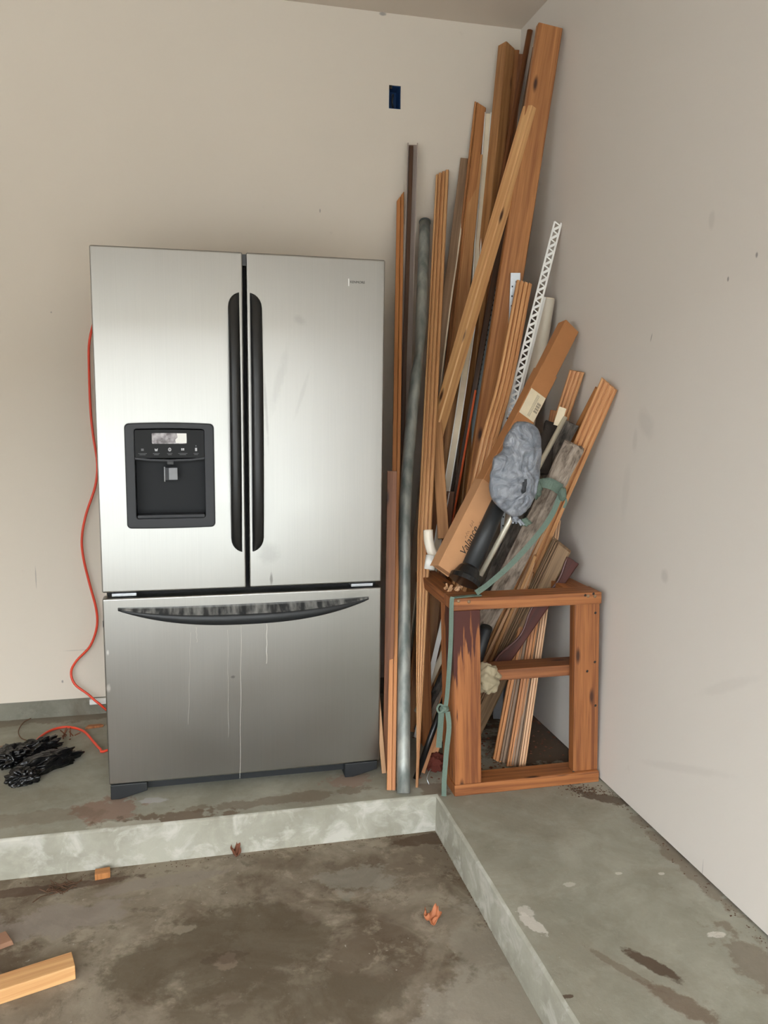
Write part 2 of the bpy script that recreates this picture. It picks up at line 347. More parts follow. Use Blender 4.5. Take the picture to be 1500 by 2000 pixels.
slabblobs = [sb(1275, 1885, .02, .075, .55, .9, BD, .4, 30), sb(1330, 1960, .03, .085, .55, .75, BR, .5, 24), sb(1220, 1895, .012, .1, .5, .5, BR, .6, 30),
             sb(1040, 1805, .018, .045, .3, .8, WH, .7, 40), sb(1025, 1780, .02, .02, 0, .6, WH, .7, 40), sb(1400, 1825, .02, .012, 0, .85, WH, .5, 40), sb(1208, 1706, .01, .006, 0, .7, WH, .4, 50), sb(1292, 1706, .009, .006, 0, .7, WH, .4, 50), sb(1112, 1727, .018, .01, 0, .5, WH, .6, 50),
             sb(1190, 1560, .1, .03, -.6, .8, BD, .7, 30), sb(1110, 1946, .015, .006, 0, .9, BD, .6, 60),
             sb(1330, 1680, .03, .25, .0, .5, BR, .8, 16), sb(1480, 1880, .06, .12, 0, .5, BR, .8, 16),
             sb(215, 1580, .1, .07, 0, .85, PK, .9, 14), sb(330, 1600, .16, .05, 0, .8, BR, 1, 16), sb(250, 1610, .1, .03, 0, .8, rgb(176, 172, 158), .9, 18), sb(40, 1600, .3, .04, 0, .35, BR, .9, 9), sb(300, 1563, .04, .02, 0, .75, rgb(176, 172, 172), .5, 20), sb(560, 1560, .3, .03, .05, .55, BR, .9, 12), sb(680, 1525, .08, .04, 0, .7, PK, .9, 18), sb(105, 1405, .3, .04, 0, .5, BR, .8, 12),
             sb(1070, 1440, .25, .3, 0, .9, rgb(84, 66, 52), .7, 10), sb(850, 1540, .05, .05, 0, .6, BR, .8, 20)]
M['slab'] = concrete('slab_concrete', rgb(160, 157, 143), rgb(141, 138, 124), rgb(130, 122, 106), slabblobs, samt=.4, mott=.14)
M['riser'] = concrete('riser_concrete', rgb(168, 166, 153), rgb(148, 145, 132), rgb(196, 194, 185), (), sscale=13, thr=(.5, .66), samt=.7, fine=.6)
fb = [sb(930, 1990, .2, .14, .3, .5, rgb(165, 158, 146), .8, 8, ZL), sb(1000, 1900, .14, .25, .2, .6, rgb(150, 142, 128), .8, 8, ZL), sb(100, 1800, .2, .07, .1, .75, rgb(142, 132, 122), .7, 8, ZL), sb(330, 1720, .2, .03, .1, .6, rgb(140, 130, 120), .7, 10, ZL), sb(830, 1640, .12, .03, 0, .8, BD, .7, 14, ZL),
      sb(450, 1850, .3, .16, .1, .7, rgb(92, 82, 66), .7, 6, ZL), sb(600, 1960, .3, .1, 0, .6, rgb(96, 86, 70), .8, 7, ZL), sb(700, 1720, .12, .06, 0, .5, rgb(148, 144, 132), .9, 12, ZL), sb(60, 1740, .3, .02, .03, .75, rgb(84, 66, 54), .6, 14, ZL),
      sb(360, 1815, .03, .02, 0, .6, rgb(150, 140, 124), .7, 30, ZL), sb(440, 1880, .03, .03, 0, .5, rgb(140, 122, 106), .7, 30, ZL), sb(440, 1870, .06, .02, 0, .4, rgb(70, 56, 44), .7, 30, ZL)]
M['low'] = concrete('stained_floor_concrete', rgb(146, 136, 120), rgb(116, 104, 89), rgb(96, 82, 66), fb, sscale=3.4, thr=(.47, .58), samt=.7, fine=.6, mott=.45)
M['stem'] = concrete('stem_wall_concrete', rgb(140, 138, 126), rgb(120, 118, 106), rgb(106, 98, 86), ())
M['drive'] = simple('driveway_concrete', rgb(164, 164, 162), .95, bscale=3)
M['street'] = simple('unseen_facade', rgb(112, 104, 94), .9, bscale=.6)

# ------------------------------------------------------------------ the garage shell
def plate_hole(name, x0, x1, z0, z1, y0, y1, hx0, hx1, hz0, hz1, mat):
    bm = bmesh.new(); xs = [x0, hx0, hx1, x1]; zs = [z0, hz0, hz1, z1]
    g = {}
    for s, y in ((0, y0), (1, y1)):
        for i, x in enumerate(xs):
            for k, z in enumerate(zs): g[s, i, k] = bm.verts.new((x, y, z))
    for s in (0, 1):
        for i in range(3):
            for k in range(3):
                if i == 1 and k == 1: continue
                bm.faces.new((g[s, i, k], g[s, i+1, k], g[s, i+1, k+1], g[s, i, k+1]))
    ring = [(1, 1), (2, 1), (2, 2), (1, 2)]
    for a, b in zip(ring, ring[1:]+ring[:1]): bm.faces.new((g[0, a[0], a[1]], g[0, b[0], b[1]], g[1, b[0], b[1]], g[1, a[0], a[1]]))
    out = [(0, 0), (1, 0), (2, 0), (3, 0), (3, 1), (3, 2), (3, 3), (2, 3), (1, 3), (0, 3), (0, 2), (0, 1)]
    for a, b in zip(out, out[1:]+out[:1]): bm.faces.new((g[0, a[0], a[1]], g[0, b[0], b[1]], g[1, b[0], b[1]], g[1, a[0], a[1]]))
    return tag(link(name, bm, mat), kind='structure')
plate_hole('wall_back', XL, XR+.12, .075, HC, YB, YB+.1, 1.088, 1.137, 2.467, 2.556, M['wallb'])
tag(box('trim_1', XL, XR+.12, YB+.006, YB+.1, 0, .075, M['stem']), kind='structure')
tag(box('wall_right', XR, XR+.12, YF, YB, .008, HC, M['wallr']), kind='structure')
tag(box('wall_left', XL-.12, XL, YF, YB+.1, ZL, HC, M['wallr']), kind='structure')
tag(box('ceiling', XL-.12, XR+.12, YF-.1, YB+.1, HC, HC+.1, M['ceil']), kind='structure')
plate_hole('wall_front', XL-.12, XR+.12, ZL, HC, YF-.1, YF, -3.7, 1.45, ZL+.001, 2.18, M['wallr'])
tag(box('floor', XL-.12, XR+.12, YF-.1, YB+.1, ZL-.1, ZL, M['low']), kind='structure')
tag(box('trim_2', -14, 14, -19, YF-.1, ZL-.12, ZL-.02, M['drive']), kind='structure')
tag(box('wall_unseen_facade', -14, 14, -19, -18.6, ZL-.02, 4.2, M['street']), kind='structure')  # unseen facade, added to darken what the steel reflects at the horizon
# raised L-shaped slab with slightly worn edge
bm = bmesh.new()
nseg = 60
edge = [Vector((XL+(XS-XL)*i/nseg, YS, 0)) for i in range(nseg+1)]+[Vector((XS, YS+(YF-YS)*i/50, 0)) for i in range(1, 51)]
def wob(p, s): return (noise.noise(p*9)*.003+noise.noise(p*33)*.0015)*s
top, top2, bot = [], [], []
for i, p in enumerate(edge):
    d = Vector((0, -1, 0)) if i < nseg else Vector((-1, -1, 0))*.707 if i == nseg else Vector((-1, 0, 0))
    top.append(bm.verts.new(p-d*(.007+abs(wob(p, 1.5))))); top2.append(bm.verts.new(p+d*wob(p, .6)+Vector((0, 0, -.007)))); q = p+d*.002; bot.append(bm.verts.new((q.x, q.y, ZL-.02)))
for i in range(len(edge)-1):
    f = bm.faces.new((top2[i], top2[i+1], top[i+1], top[i])); f.material_index = 1; f.smooth = True
    f = bm.faces.new((bot[i], bot[i+1], top2[i+1], top2[i])); f.material_index = 1
cr = bm.verts.new((XR+.12, YF, 0)); c2 = bm.verts.new((XR+.12, YB+.1, 0)); c3 = bm.verts.new((XL, YB+.1, 0)); c4 = bm.verts.new((XS, YB+.1, 0))
bm.faces.new(top[:nseg+1]+[c4, c3]); bm.faces.new(top[nseg:]+[cr, c2, c4])
tag(link('trim_3', bm, [M['slab'], M['riser']]), kind='structure')

# blue electrical box in the back wall
eb = empty('electrical_box', (1.1125, YB, 2.467), 'small blue plastic outlet box set in a cutout high on the back wall', 'outlet box')
bm = bmesh.new()
def openbox(bm, x0, x1, y0, y1, z0, z1, t=.002):
    addbox(bm, x0, x0+t, y0, y1, z0, z1); addbox(bm, x1-t, x1, y0, y1, z0, z1); addbox(bm, x0, x1, y0, y1, z0, z0+t); addbox(bm, x0, x1, y0, y1, z1-t, z1); addbox(bm, x0, x1, y1-t, y1, z0, z1)
openbox(bm, 1.089, 1.136, YB+.003, YB+.07, 2.468, 2.555); link('box_shell', bm, M['blue'], eb, (1.1125, YB+.03, 2.468))
stick('cable', catmull([Vector((1.118, YB+.066, 2.54)), Vector((1.112, YB+.03, 2.53)), Vector((1.108, YB+.025, 2.5)), Vector((1.12, YB+.05, 2.475))], 5), P_tube(.004, 8), M['blackmat'], parent=eb, smooth=True)
box('mounting_tab', 1.088, 1.1, YB-.001, YB+.006, 2.542, 2.555, M['black'], eb)

# ------------------------------------------------------------------ refrigerator
fr = empty('refrigerator', (.4525, .35, 0), 'stainless steel french door refrigerator with bottom freezer drawer and black handles', 'refrigerator')
box('cabinet', .008, .897, .075, .70, .045, 1.742, M['cab'], fr, bevel=.006)
box('gasket_frame', .012, .893, .055, .078, .06, 1.735, M['gap'], fr)
def door(name, x0, x1, z0, z1, hole=None, bow=.007, parent=fr, bowx=None):
    bm = bmesh.new(); bx0, bx1 = bowx or (0, .905)
    xs = sorted(set([x0+(x1-x0)*i/12 for i in range(13)]+(list(hole[:2]) if hole else [])))
    zs = sorted(set([z0, z1]+(list(hole[2:4]) if hole else [])))
    def yf(x, z): return bow*(((x-(bx0+bx1)/2)/((bx1-bx0)/2))**2)
    R = .012
    g = {}; bk = {}
    for i, x in enumerate(xs):
        for k, z in enumerate(zs):
            yy = yf(x, z)
            g[i, k] = bm.verts.new((x, yy, z)); bk[i, k] = bm.verts.new((x, .055, z))
    inh = lambda i, k: hole and hole[0]-1e-6 <= xs[i] and xs[i+1] <= hole[1]+1e-6 and hole[2]-1e-6 <= zs[k] and zs[k+1] <= hole[3]+1e-6
    for i in range(len(xs)-1):
        for k in range(len(zs)-1):
            if not inh(i, k):
                bm.faces.new((g[i, k], g[i+1, k], g[i+1, k+1], g[i, k+1]))
                bm.faces.new((bk[i, k], bk[i, k+1], bk[i+1, k+1], bk[i+1, k]))
            for (di, dk, a, b) in ((-1, 0, (i, k), (i, k+1)), (1, 0, (i+1, k+1), (i+1, k)), (0, -1, (i+1, k), (i, k)), (0, 1, (i, k+1), (i+1, k+1))):
                ii, kk = i+di, k+dk
                outside = not (0 <= ii < len(xs)-1 and 0 <= kk < len(zs)-1)
                if not inh(i, k) and (outside or inh(ii, kk)):
                    bm.faces.new((g[a], bk[a], bk[b], g[b]))
    o = link(name, bm, M['steel'], parent, ((x0+x1)/2, 0, z0), bevel=.006, seg=3)
    return o
H = (.095, .343, .906, 1.212)
ld = door('left_door', .001, .4495, .690, 1.749, H)
rd = door('right_door', .4605, .904, .690, 1.749)
fd = door('freezer_drawer', .001, .904, .050, .672, bow=.004)
# pocket behind the dispenser so the body is never seen through it
def outline(x0, x1, z0, z1, r, bowt=0, bowb=0, n=5):
    p = []
    for cx, cz, a0 in ((x1-r, z1-r, 0), (x0+r, z1-r, 90), (x0+r, z0+r, 180), (x1-r, z0+r, 270)):
        for i in range(n+1):
            a = math.radians(a0+90*i/n); p.append((cx+r*math.cos(a), cz+r*math.sin(a)))
    out = []
    for i, (x, z) in enumerate(p):
        q = p[(i+1) % len(p)]; out.append((x, z))
        if abs(q[0]-x) > .05:
            for k in range(1, 8): out.append((x+(q[0]-x)*k/8, z))
    xm, hw, zm = (x0+x1)/2, (x1-x0)/2, (z0+z1)/2
    return [(x, z+(bowt if z > zm else -bowb)*(1-((x-xm)/hw)**2)) for x, z in out]
def prism(name, pts, y0, y1, mat, parent, bevel=0, hole=None, smooth=False):
    bm = bmesh.new()
    if hole is None:
        a = [bm.verts.new((x, y0, z)) for x, z in pts]; b = [bm.verts.new((x, y1, z)) for x, z in pts]; n = len(a)
        bm.faces.new(a); bm.faces.new(list(reversed(b)))
        for i in range(n): bm.faces.new((a[i], b[i], b[(i+1) % n], a[(i+1) % n]))
    else:
        n = len(pts); a, b, c, d = ([bm.verts.new((x, y, z)) for x, z in q] for q, y in ((pts, y0), (pts, y1), (hole, y0), (hole, y1)))
        for i in range(n):
            j = (i+1) % n
            bm.faces.new((a[i], a[j], c[j], c[i])); bm.faces.new((b[i], d[i], d[j], b[j])); bm.faces.new((a[i], b[i], b[j], a[j])); bm.faces.new((c[i], c[j], d[j], d[i]))
    xm = sum(p[0] for p in pts)/len(pts); zm = min(p[1] for p in pts)
    return link(name, bm, mat, parent, (xm, (y0+y1)/2, zm), bevel=bevel)
prism('dispenser_bezel', outline(.086, .353, .897, 1.2205, .012, .004, .002), -.008, .012, M['char'], ld, bevel=.003, hole=outline(.114, .324, .926, 1.205, .008, .002, 0))
prism('bezel_edge', outline(.0845, .3545, .8955, 1.222, .013, .004, .002), -.004, .01, M['black'], ld, hole=outline(.088, .351, .899, 1.2185, .012, .004, .002))
bm = bmesh.new(); addbox(bm, .108, .33, .0501, .054, .915, 1.21); addbox(bm, .108, .114, -.002, .052, .915, 1.21); addbox(bm, .324, .33, -.002, .052, .915, 1.21); addbox(bm, .108, .33, -.002, .052, .915, .929)
link('dispenser_recess', bm, M['cav'], ld, (.219, .02, .915))
prism('control_panel', outline(.115, .323, 1.116, 1.202, .005, .002, .0), -.004, .02, simple('panel_black', rgb(8, 9, 11), .35, spec=.2), ld)
prism('panel_lip', [(.114, 1.112), (.16, 1.107), (.219, 1.105), (.28, 1.107), (.324, 1.112), (.324, 1.118), (.28, 1.113), (.219, 1.111), (.16, 1.113), (.114, 1.118)], -.008, .03, M['char'], ld)
# display with a glossy cracked-film look
md, nt, b = newmat('display_film'); N = nt.nodes
g_ = N.new('ShaderNodeTexCoord'); v_ = N.new('ShaderNodeTexNoise'); v_.inputs['Scale'].default_value = 45; v_.inputs['Detail'].default_value = 5; nt.links.new(g_.outputs['Object'], v_.inputs['Vector'])
c_ = N.new('ShaderNodeValToRGB'); c_.color_ramp.elements[0].color = rgb(110, 105, 108); c_.color_ramp.elements[1].color = rgb(190, 186, 190); c_.color_ramp.elements[0].position = .4; c_.color_ramp.elements[1].position = .62; nt.links.new(v_.outputs['Fac'], c_.inputs[0]); nt.links.new(c_.outputs[0], b.inputs['Base Color']); b.inputs['Roughness'].default_value = .15; M['disp'] = md
prism('display', outline(.166, .271, 1.160, 1.193, .003), -.0052, 0, M['disp'], ld)
tag(prism('display_patch', [(.238, 1.162), (.27, 1.162), (.27, 1.192), (.241, 1.192), (.243, 1.18), (.236, 1.172)], -.0058, -.0051, M['white'], ld), 'plain white patch at the right of the display')  # white patch laid over the right end of the display
M['icon'] = simple('icon_print', rgb(190, 192, 196), .5); M['icondim'] = simple('icon_print_dim', rgb(96, 98, 102), .5)
for i, x in enumerate((.137, .178, .2185, .258, .2985)):
    bm = bmesh.new(); z = 1.142
    if i == 2:
        vs = [(x+.0048*math.cos(2*PI*k/16), z+.0058*math.sin(2*PI*k/16)) for k in range(16)]; v2 = [(x+.0028*math.cos(2*PI*k/16), z+.0036*math.sin(2*PI*k/16)) for k in range(16)]
        a = [bm.verts.new((p[0], -.0046, p[1])) for p in vs]; c = [bm.verts.new((p[0], -.0046, p[1])) for p in v2]
        for k in range(16): bm.faces.new((a[k], a[(k+1) % 16], c[(k+1) % 16], c[k]))
        addbox(bm, x-.0008, x+.0008, -.0046, -.004, z-.004, z+.004)
    elif i == 0: addbox(bm, x-.004, x+.004, -.0046, -.004, z-.004, z+.003)
    elif i == 1:
        a = [bm.verts.new((x+dx, -.0046, z+dz)) for dx, dz in ((-.0035, -.005), (.0035, -.005), (.005, .004), (.001, .001), (-.005, .003))]; bm.faces.new(a)
    elif i == 3: addbox(bm, x-.0045, x-.0006, -.0046, -.004, z-.003, z+.004); addbox(bm, x+.0006, x+.0045, -.0046, -.004, z-.003, z+.004)
    else: addbox(bm, x-.003, x+.003, -.0046, -.004, z-.005, z+.005); addbox(bm, x-.0005, x+.0005, -.0046, -.004, z+.009, z+.013)
    link('icon', bm, M['icondim'] if i == 0 else M['icon'], ld, (x, -.004, z))
    bm = bmesh.new(); w = (.013, .010, .008, .014, .008)[i]
    addbox(bm, x-w, x+w, -.0044, -.004, 1.129, 1.1305); addbox(bm, x-w*.7, x+w*.7, -.0044, -.004, 1.125, 1.1265); link('caption_line', bm, M['icondim'], ld, (x, -.004, 1.125))
prism('paddle', outline(.2, .238, 1.043, 1.085, .003), .012, .03, M['char'], ld, bevel=.002)
bm = bmesh.new(); addbox(bm, .199, .2025, .0115, .02, 1.04, 1.086); addbox(bm, .214, .24, .0105, .0125, 1.046, 1.083); link('paddle_sticker', bm, simple('clear_sticker', rgb(134, 136, 140), .3), ld, (.22, .011, 1.04))
bm = bmesh.new(); addbox(bm, .210, .2285, .005, .02, 1.095, 1.106); link('nozzle', bm, M['black'], ld, (.22, .01, 1.1))
prism('drip_tray', outline(.117, .321, .928, .936, .002), -.003, .045, M['char'], ld)
# upright handles
def door_handle(parent, xi, xo):
    # xi inner straight edge, xo outer curved edge
    bm = bmesh.new(); n = 40; z0, z1 = .812, 1.626; rings = []
    for i in range(n+1):
        t = (1-math.cos(PI*i/n))/2; s = 2*t-1; z = z0+(z1-z0)*t
        e = max(0, 1-abs(s)**16)**.5
        d = .012+.036*(1-abs(s)**2.2)
        dist = min(t, 1-t)*(z1-z0); cr_ = .045
        w = 1 if dist > cr_ else math.sqrt(max(0.004, 1-(1-dist/cr_)**2))
        xo2 = xi+(xo-xi)*w; ym = -d; th = .012
        xm = xi+(xo2-xi)*.5; sg = 1 if xo > xi else -1; hw = abs(xo2-xi)/2
        yi = 0 if i in (0, n) else -d+.018 if dist > .06 else .0
        ring = []
        for k in range(8):
            a = PI*k/7; ring.append((xm-sg*hw*math.cos(a), -d+.018-.018*math.sin(a)**.6))
        ring += [(xm+sg*hw, yi), (xm-sg*hw, yi)]
        rings.append([bm.verts.new((x, y, z)) for x, y in ring])
    m_ = len(rings[0])
    for a, b in zip(rings, rings[1:]):
        for k in range(m_): bm.faces.new((a[k], a[(k+1) % m_], b[(k+1) % m_], b[k]))
    bm.faces.new(rings[0]); bm.faces.new(rings[-1])
    o = link('handle', bm, M['black'], parent, ((xi+xo)/2, -.02, z0), smooth=True)
    o['label'] = 'long black bowed plastic handle'
door_handle(ld, .438, .403); door_handle(rd, .4705, .508)
# drawer handle: a crescent ledge
bm = bmesh.new(); n = 48; rings = []
for i in range(n+1):
    s = -1+2*i/n; x = .453+.405*s; q = max(0, 1-abs(s)**2.4); p = .003+.05*q**.8; zb = .581+.052*(1-q); zt = .641-.004*q
    zm_ = zt-(zt-zb)*.38
    ring = [(0, zt), (-p*.35, zt-.004*q), (-p*.6, zm_+.004), (-p*.92, zm_), (-p, zm_-.004), (-p*1.02, (zm_+zb)/2), (-p*.95, zb+.001), (-p*.8, zb), (0, zb+.004)]
    rings.append([bm.verts.new((x, y, z)) for y, z in ring])
for a, b in zip(rings, rings[1:]):
    for k in range(9):
        f = bm.faces.new((a[k], a[(k+1) % 9], b[(k+1) % 9], b[k])); f.material_index = 1 if k in (0, 1, 2) else 0
bm.faces.new(rings[0]); bm.faces.new(rings[-1])
mh, nt, b = newmat('dusty_handle_top'); N = nt.nodes; tcn = N.new('ShaderNodeTexCoord'); mpn = N.new('ShaderNodeMapping'); mpn.inputs['Scale'].default_value = (60, 14, 14); nn = N.new('ShaderNodeTexNoise'); nn.inputs['Scale'].default_value = 1; nn.inputs['Detail'].default_value = 7
nt.links.new(tcn.outputs['Object'], mpn.inputs[0]); nt.links.new(mpn.outputs[0], nn.inputs['Vector']); rr = N.new('ShaderNodeValToRGB'); rr.color_ramp.elements[0].color = rgb(48, 50, 52); rr.color_ramp.elements[1].color = rgb(140, 140, 138); rr.color_ramp.elements[0].position = .4; rr.color_ramp.elements[1].position = .68
nt.links.new(nn.outputs['Fac'], rr.inputs[0]); nt.links.new(rr.outputs[0], b.inputs['Base Color']); b.inputs['Roughness'].default_value = .35
dh = link('handle', bm, [M['blackmat'], mh], fd, (.453, -.02, .6), smooth=True); dh['label'] = 'wide black crescent drawer handle with dusty top'
# hinges, badge, kick plate, feet, milk drips
for x0, x1 in ((.03, .105), (.80, .875)):
    box('hinge', x0, x1, .012, .07, .676, .686, M['zinc'], fr, bevel=.001)
box('top_hinge_cover', .448, .462, .01, .06, 1.71, 1.744, M['cab'], fr)
bd = box('badge', .7815, .7845, -.0005, .004, 1.661, 1.684, M['white'], rd)
def textmesh(name, txt, size, mtx, mat, parent, ext=.0002):
    cu = bpy.data.curves.new(name+'_src', 'FONT'); cu.body = txt; cu.size = size; cu.extrude = ext
    t = bpy.data.objects.new(name+'_src', cu); C.objects.link(t)
    dg = bpy.context.evaluated_depsgraph_get(); me = bpy.data.meshes.new_from_object(t.evaluated_get(dg)); bpy.data.objects.remove(t)
    me.name = name; me.transform(mtx); bm = bmesh.new(); bm.from_mesh(me)
    c = Vector((0, 0, 0))
    for v in bm.verts: c += v.co
    c /= max(1, len(bm.verts))
    return link(name, bm, mat, parent, c)
Mx = Matrix.Translation((.788, .0035, 1.671)) @ Matrix.Rotation(PI/2, 4, 'X')
textmesh('badge_lettering', 'KENMORE', .0105, Mx, simple('badge_grey', rgb(84, 84, 80), .4), rd, .0012)
M['drip'] = simple('dried_drip', rgb(206, 204, 196), .6)
for (u0, v0, u1, v1, w) in ((521, 1218, 521, 1296, .0018), (471, 1222, 469, 1520, .0010), (445, 1230, 446, 1440, .0006), (372, 1235, 368, 1415, .0006), (383, 1225, 385, 1255, .0008)):
    a = at(u0, v0, y=0); b_ = at(u1, v1, y=0); k = 10
    pts = [a.lerp(b_, i/k)+Vector((math.sin(i*1.7+u0)*.0012, .0004, 0)) for i in range(k+1)]
    for p in pts: p.y = .004*((p.x-.4525)/.4525)**2+.0002
    stick('dried_drip', pts, P_box(w*1.05, .0008, .0001), M['drip'], parent=fd)
bm = bmesh.new(); addbox(bm, .03, .88, .03, .06, .018, .052); link('kick_plate', bm, M['blackmat'], fr, (.45, .04, .018))
for x0 in (.006, .78):
    prism('front_foot', [(x0, .001), (x0+.03, .001), (x0+.115, .022), (x0+.115, .051), (x0, .051)], .0, .09, M['blackmat'], fr, bevel=.003)
for x0 in (.03, .84): box('rear_foot', x0, x0+.04, .6, .66, 0, .046, M['blackmat'], fr)
box('smudge_dent', .0, .0008, .004, .02, .58, .6, M['steel'], fd)

# ------------------------------------------------------------------ cord, outlet cap, bag on the slab
cp = [at(u, v, y=y) for u, v, y in ((215, 560, .73), (190, 610, .735), (175, 665, .74), (174, 720, .74), (177, 800, .74), (182, 850, .74), (190, 905, .74), (186, 950, .74), (168, 1005, .74), (160, 1050, .74), (163, 1090, .74), (175, 1140, .74), (188, 1190, .74), (189, 1225, .74), (176, 1262, .74), (150, 1290, .74), (139, 1312, .74), (146, 1336, .73), (172, 1356, .72), (192, 1373, .70), (225, 1392, .70))]
cp += [Vector((.13, .62, .06)), Vector((.1, .5, .012))]+[at(u, v, z=.007) for u, v in ((208, 1466), (196, 1463), (184, 1450), (163, 1428), (133, 1420), (103, 1425), (78, 1440), (52, 1470))]
for p in cp:
    p.y = min(p.y, YB-.012)
for i in (21, 22): pass
stick('extension_cord', catmull(cp, 5), P_tube(.0048, 8), M['orangecord'], 'orange extension cord hanging down the back wall and looping on the slab', 'cord', smooth=True)
p = at(189, 1369, y=.755)
bm = bmesh.new(); addbox(bm, p.x-.028, p.x+.04, .742, .7635, p.z-.012, p.z+.011)
tag(link('cord_clip', bm, M['white'], None, (p.x, .75, p.z-.012), bevel=.004), 'small white plastic block at wall base beside refrigerator', 'plastic block')

def blob(name, c, r, mat, seed=0, amp=.25, freq=6, sub=4, rot=0, parent=None, flat=None, fine=.08, ffreq=22, origin=None, bm=None):
    own = bm is None
    bm = bm or bmesh.new(); res = bmesh.ops.create_icosphere(bm, subdivisions=sub, radius=1)
    for v in res['verts']:
        d = v.co.copy(); s = Vector((seed*3.1, seed*1.7, 0))
        k = 1+amp*noise.noise(d*freq*.4+s)+fine*abs(noise.noise(d*ffreq*.3+s))*2
        q = Vector((d.x*r[0]*k, d.y*r[1]*k, d.z*r[2]*k)); q = Matrix.Rotation(rot, 3, 'Z') @ q
        v.co = Vector(c)+q
        if flat is not None and v.co.z < flat: v.co.z = flat+.0005
    if own: return link(name, bm, mat, parent, origin or c, smooth=True)
g1 = at(92, 1490, z=.02); g2 = at(20, 1478, z=.03); g3 = at(45, 1518, z=.02); g4 = at(70, 1462, z=.02)
bm = bmesh.new()
blob('', g1, (.115, .04, .035), None, 1, .35, 7, 5, .65, flat=0, bm=bm, fine=.09)
blob('', g4, (.085, .035, .032), None, 2, .4, 8, 5, .5, flat=0, bm=bm, fine=.09)
blob('', g3, (.05, .035, .03), None, 3, .4, 8, 5, .2, flat=0, bm=bm, fine=.09)
blob('', g2, (.06, .05, .035), None, 4, .4, 8, 5, .2, flat=0, bm=bm, fine=.09)
tag(link('bin_bag', bm, M['garbage'], None, (g1.x, g1.y, 0), smooth=True), 'crumpled black plastic bin bag lying on the slab left of the refrigerator', 'bag')
wl = [at(60, 1403, z=.004), at(45, 1412, z=.004), at(36, 1428, z=.004), at(42, 1442, z=.004), at(62, 1448, z=.004)]
stick('rusty_wire', catmull(wl, 6), P_tube(.0022, 6), simple('rust', rgb(112, 84, 62), .8), 'thin rusty wire curl on the slab beside the black bag', 'wire', smooth=True)
def chip(name, u, v, z, sx, sy, sz, rz, mat, label, cat, cut=.2, group=None):
    p = at(u, v, z=z); bm = bmesh.new(); vs = addbox(bm, -sx/2, sx/2, -sy/2, sy/2, 0, sz)
    rnd = random.Random(u)
    for q in vs: q.co.x += rnd.uniform(-cut, cut)*sx; q.co.y += rnd.uniform(-cut, cut)*sy
    bm.normal_update(); uvbox(bm)
    bmesh.ops.rotate(bm, verts=bm.verts, matrix=Matrix.Rotation(rz, 3, 'Z')); bmesh.ops.translate(bm, verts=bm.verts, vec=(p.x, p.y, z))
    return tag(link(name, bm, mat, None, (p.x, p.y, z), bevel=.0015), label, cat, group)
chip('wood_splinter', 184, 1421, 0, .06, .018, .01, .1, M['frame'], 'flat reddish wood splinter on slab between cord and refrigerator', 'splinter')
chip('wood_splinter', 5, 1461, 0, .07, .012, .008, .2, M['taupe'], 'grey stick end at the left picture edge behind the black bag', 'splinter')
# twigs by the bag
bm = bmesh.new(); p0 = at(132, 1442, z=0)
for i in range(9):
    a = p0+Vector((random.uniform(-.02, .03), random.uniform(-.02, .02), .004)); b_ = a+Vector((random.uniform(-.03, .03), random.uniform(-.02, .03), random.uniform(.0, .03)))
    sweep_bm([a, b_], P_tube(.0022, 5), bm=bm)
tag(link('twig_clump', bm, M['leafdark'], None, (p0.x, p0.y, 0)), 'clump of brown twigs on slab under the orange cord loop', 'twigs', kind='stuff')

# ------------------------------------------------------------------ items on the lower floor
zt = ZL+.038
A, B, D_ = at(140, 1858, z=zt), at(147, 1886, z=zt), at(-130, 1944, z=zt)
ax = (D_-A); E_ = B+ax
bm = bmesh.new(); tv = [bm.verts.new(q) for q in (A, B, E_, D_)]; bv = [bm.verts.new((q.x, q.y, ZL+.0005)) for q in (A, B, E_, D_)]
f0 = bm.faces.new(tv); f1 = bm.faces.new(list(reversed(bv))); fs = [f0, f1]
for i in range(4): fs.append(bm.faces.new((tv[i], bv[i], bv[(i+1) % 4], tv[(i+1) % 4])))
l = bm.loops.layers.uv.verify(); T_ = ax.normalized(); S_ = (B-A).normalized()
for f in bm.faces:
    for lp in f.loops: q = lp.vert.co-A; lp[l].uv = (q.dot(S_)+q.z, q.dot(T_))
tag(link('lumber_offcut', bm, M['pine'], None, (B.x, B.y, ZL), bevel=.002), 'pale pine lumber offcut lying on the lower floor at bottom left', 'lumber')
chip('wood_chunk', 201, 1712, ZL, .042, .03, .02, .12, M['orange'], 'small orange wood chunk on the floor against the step', 'wood chunk', .05)
chip('bark_piece', 4, 1842, ZL, .04, .04, .014, .4, simple('bark_brown', rgb(150, 112, 88), .9), 'round brown bark piece at left picture edge above the pine offcut', 'bark')
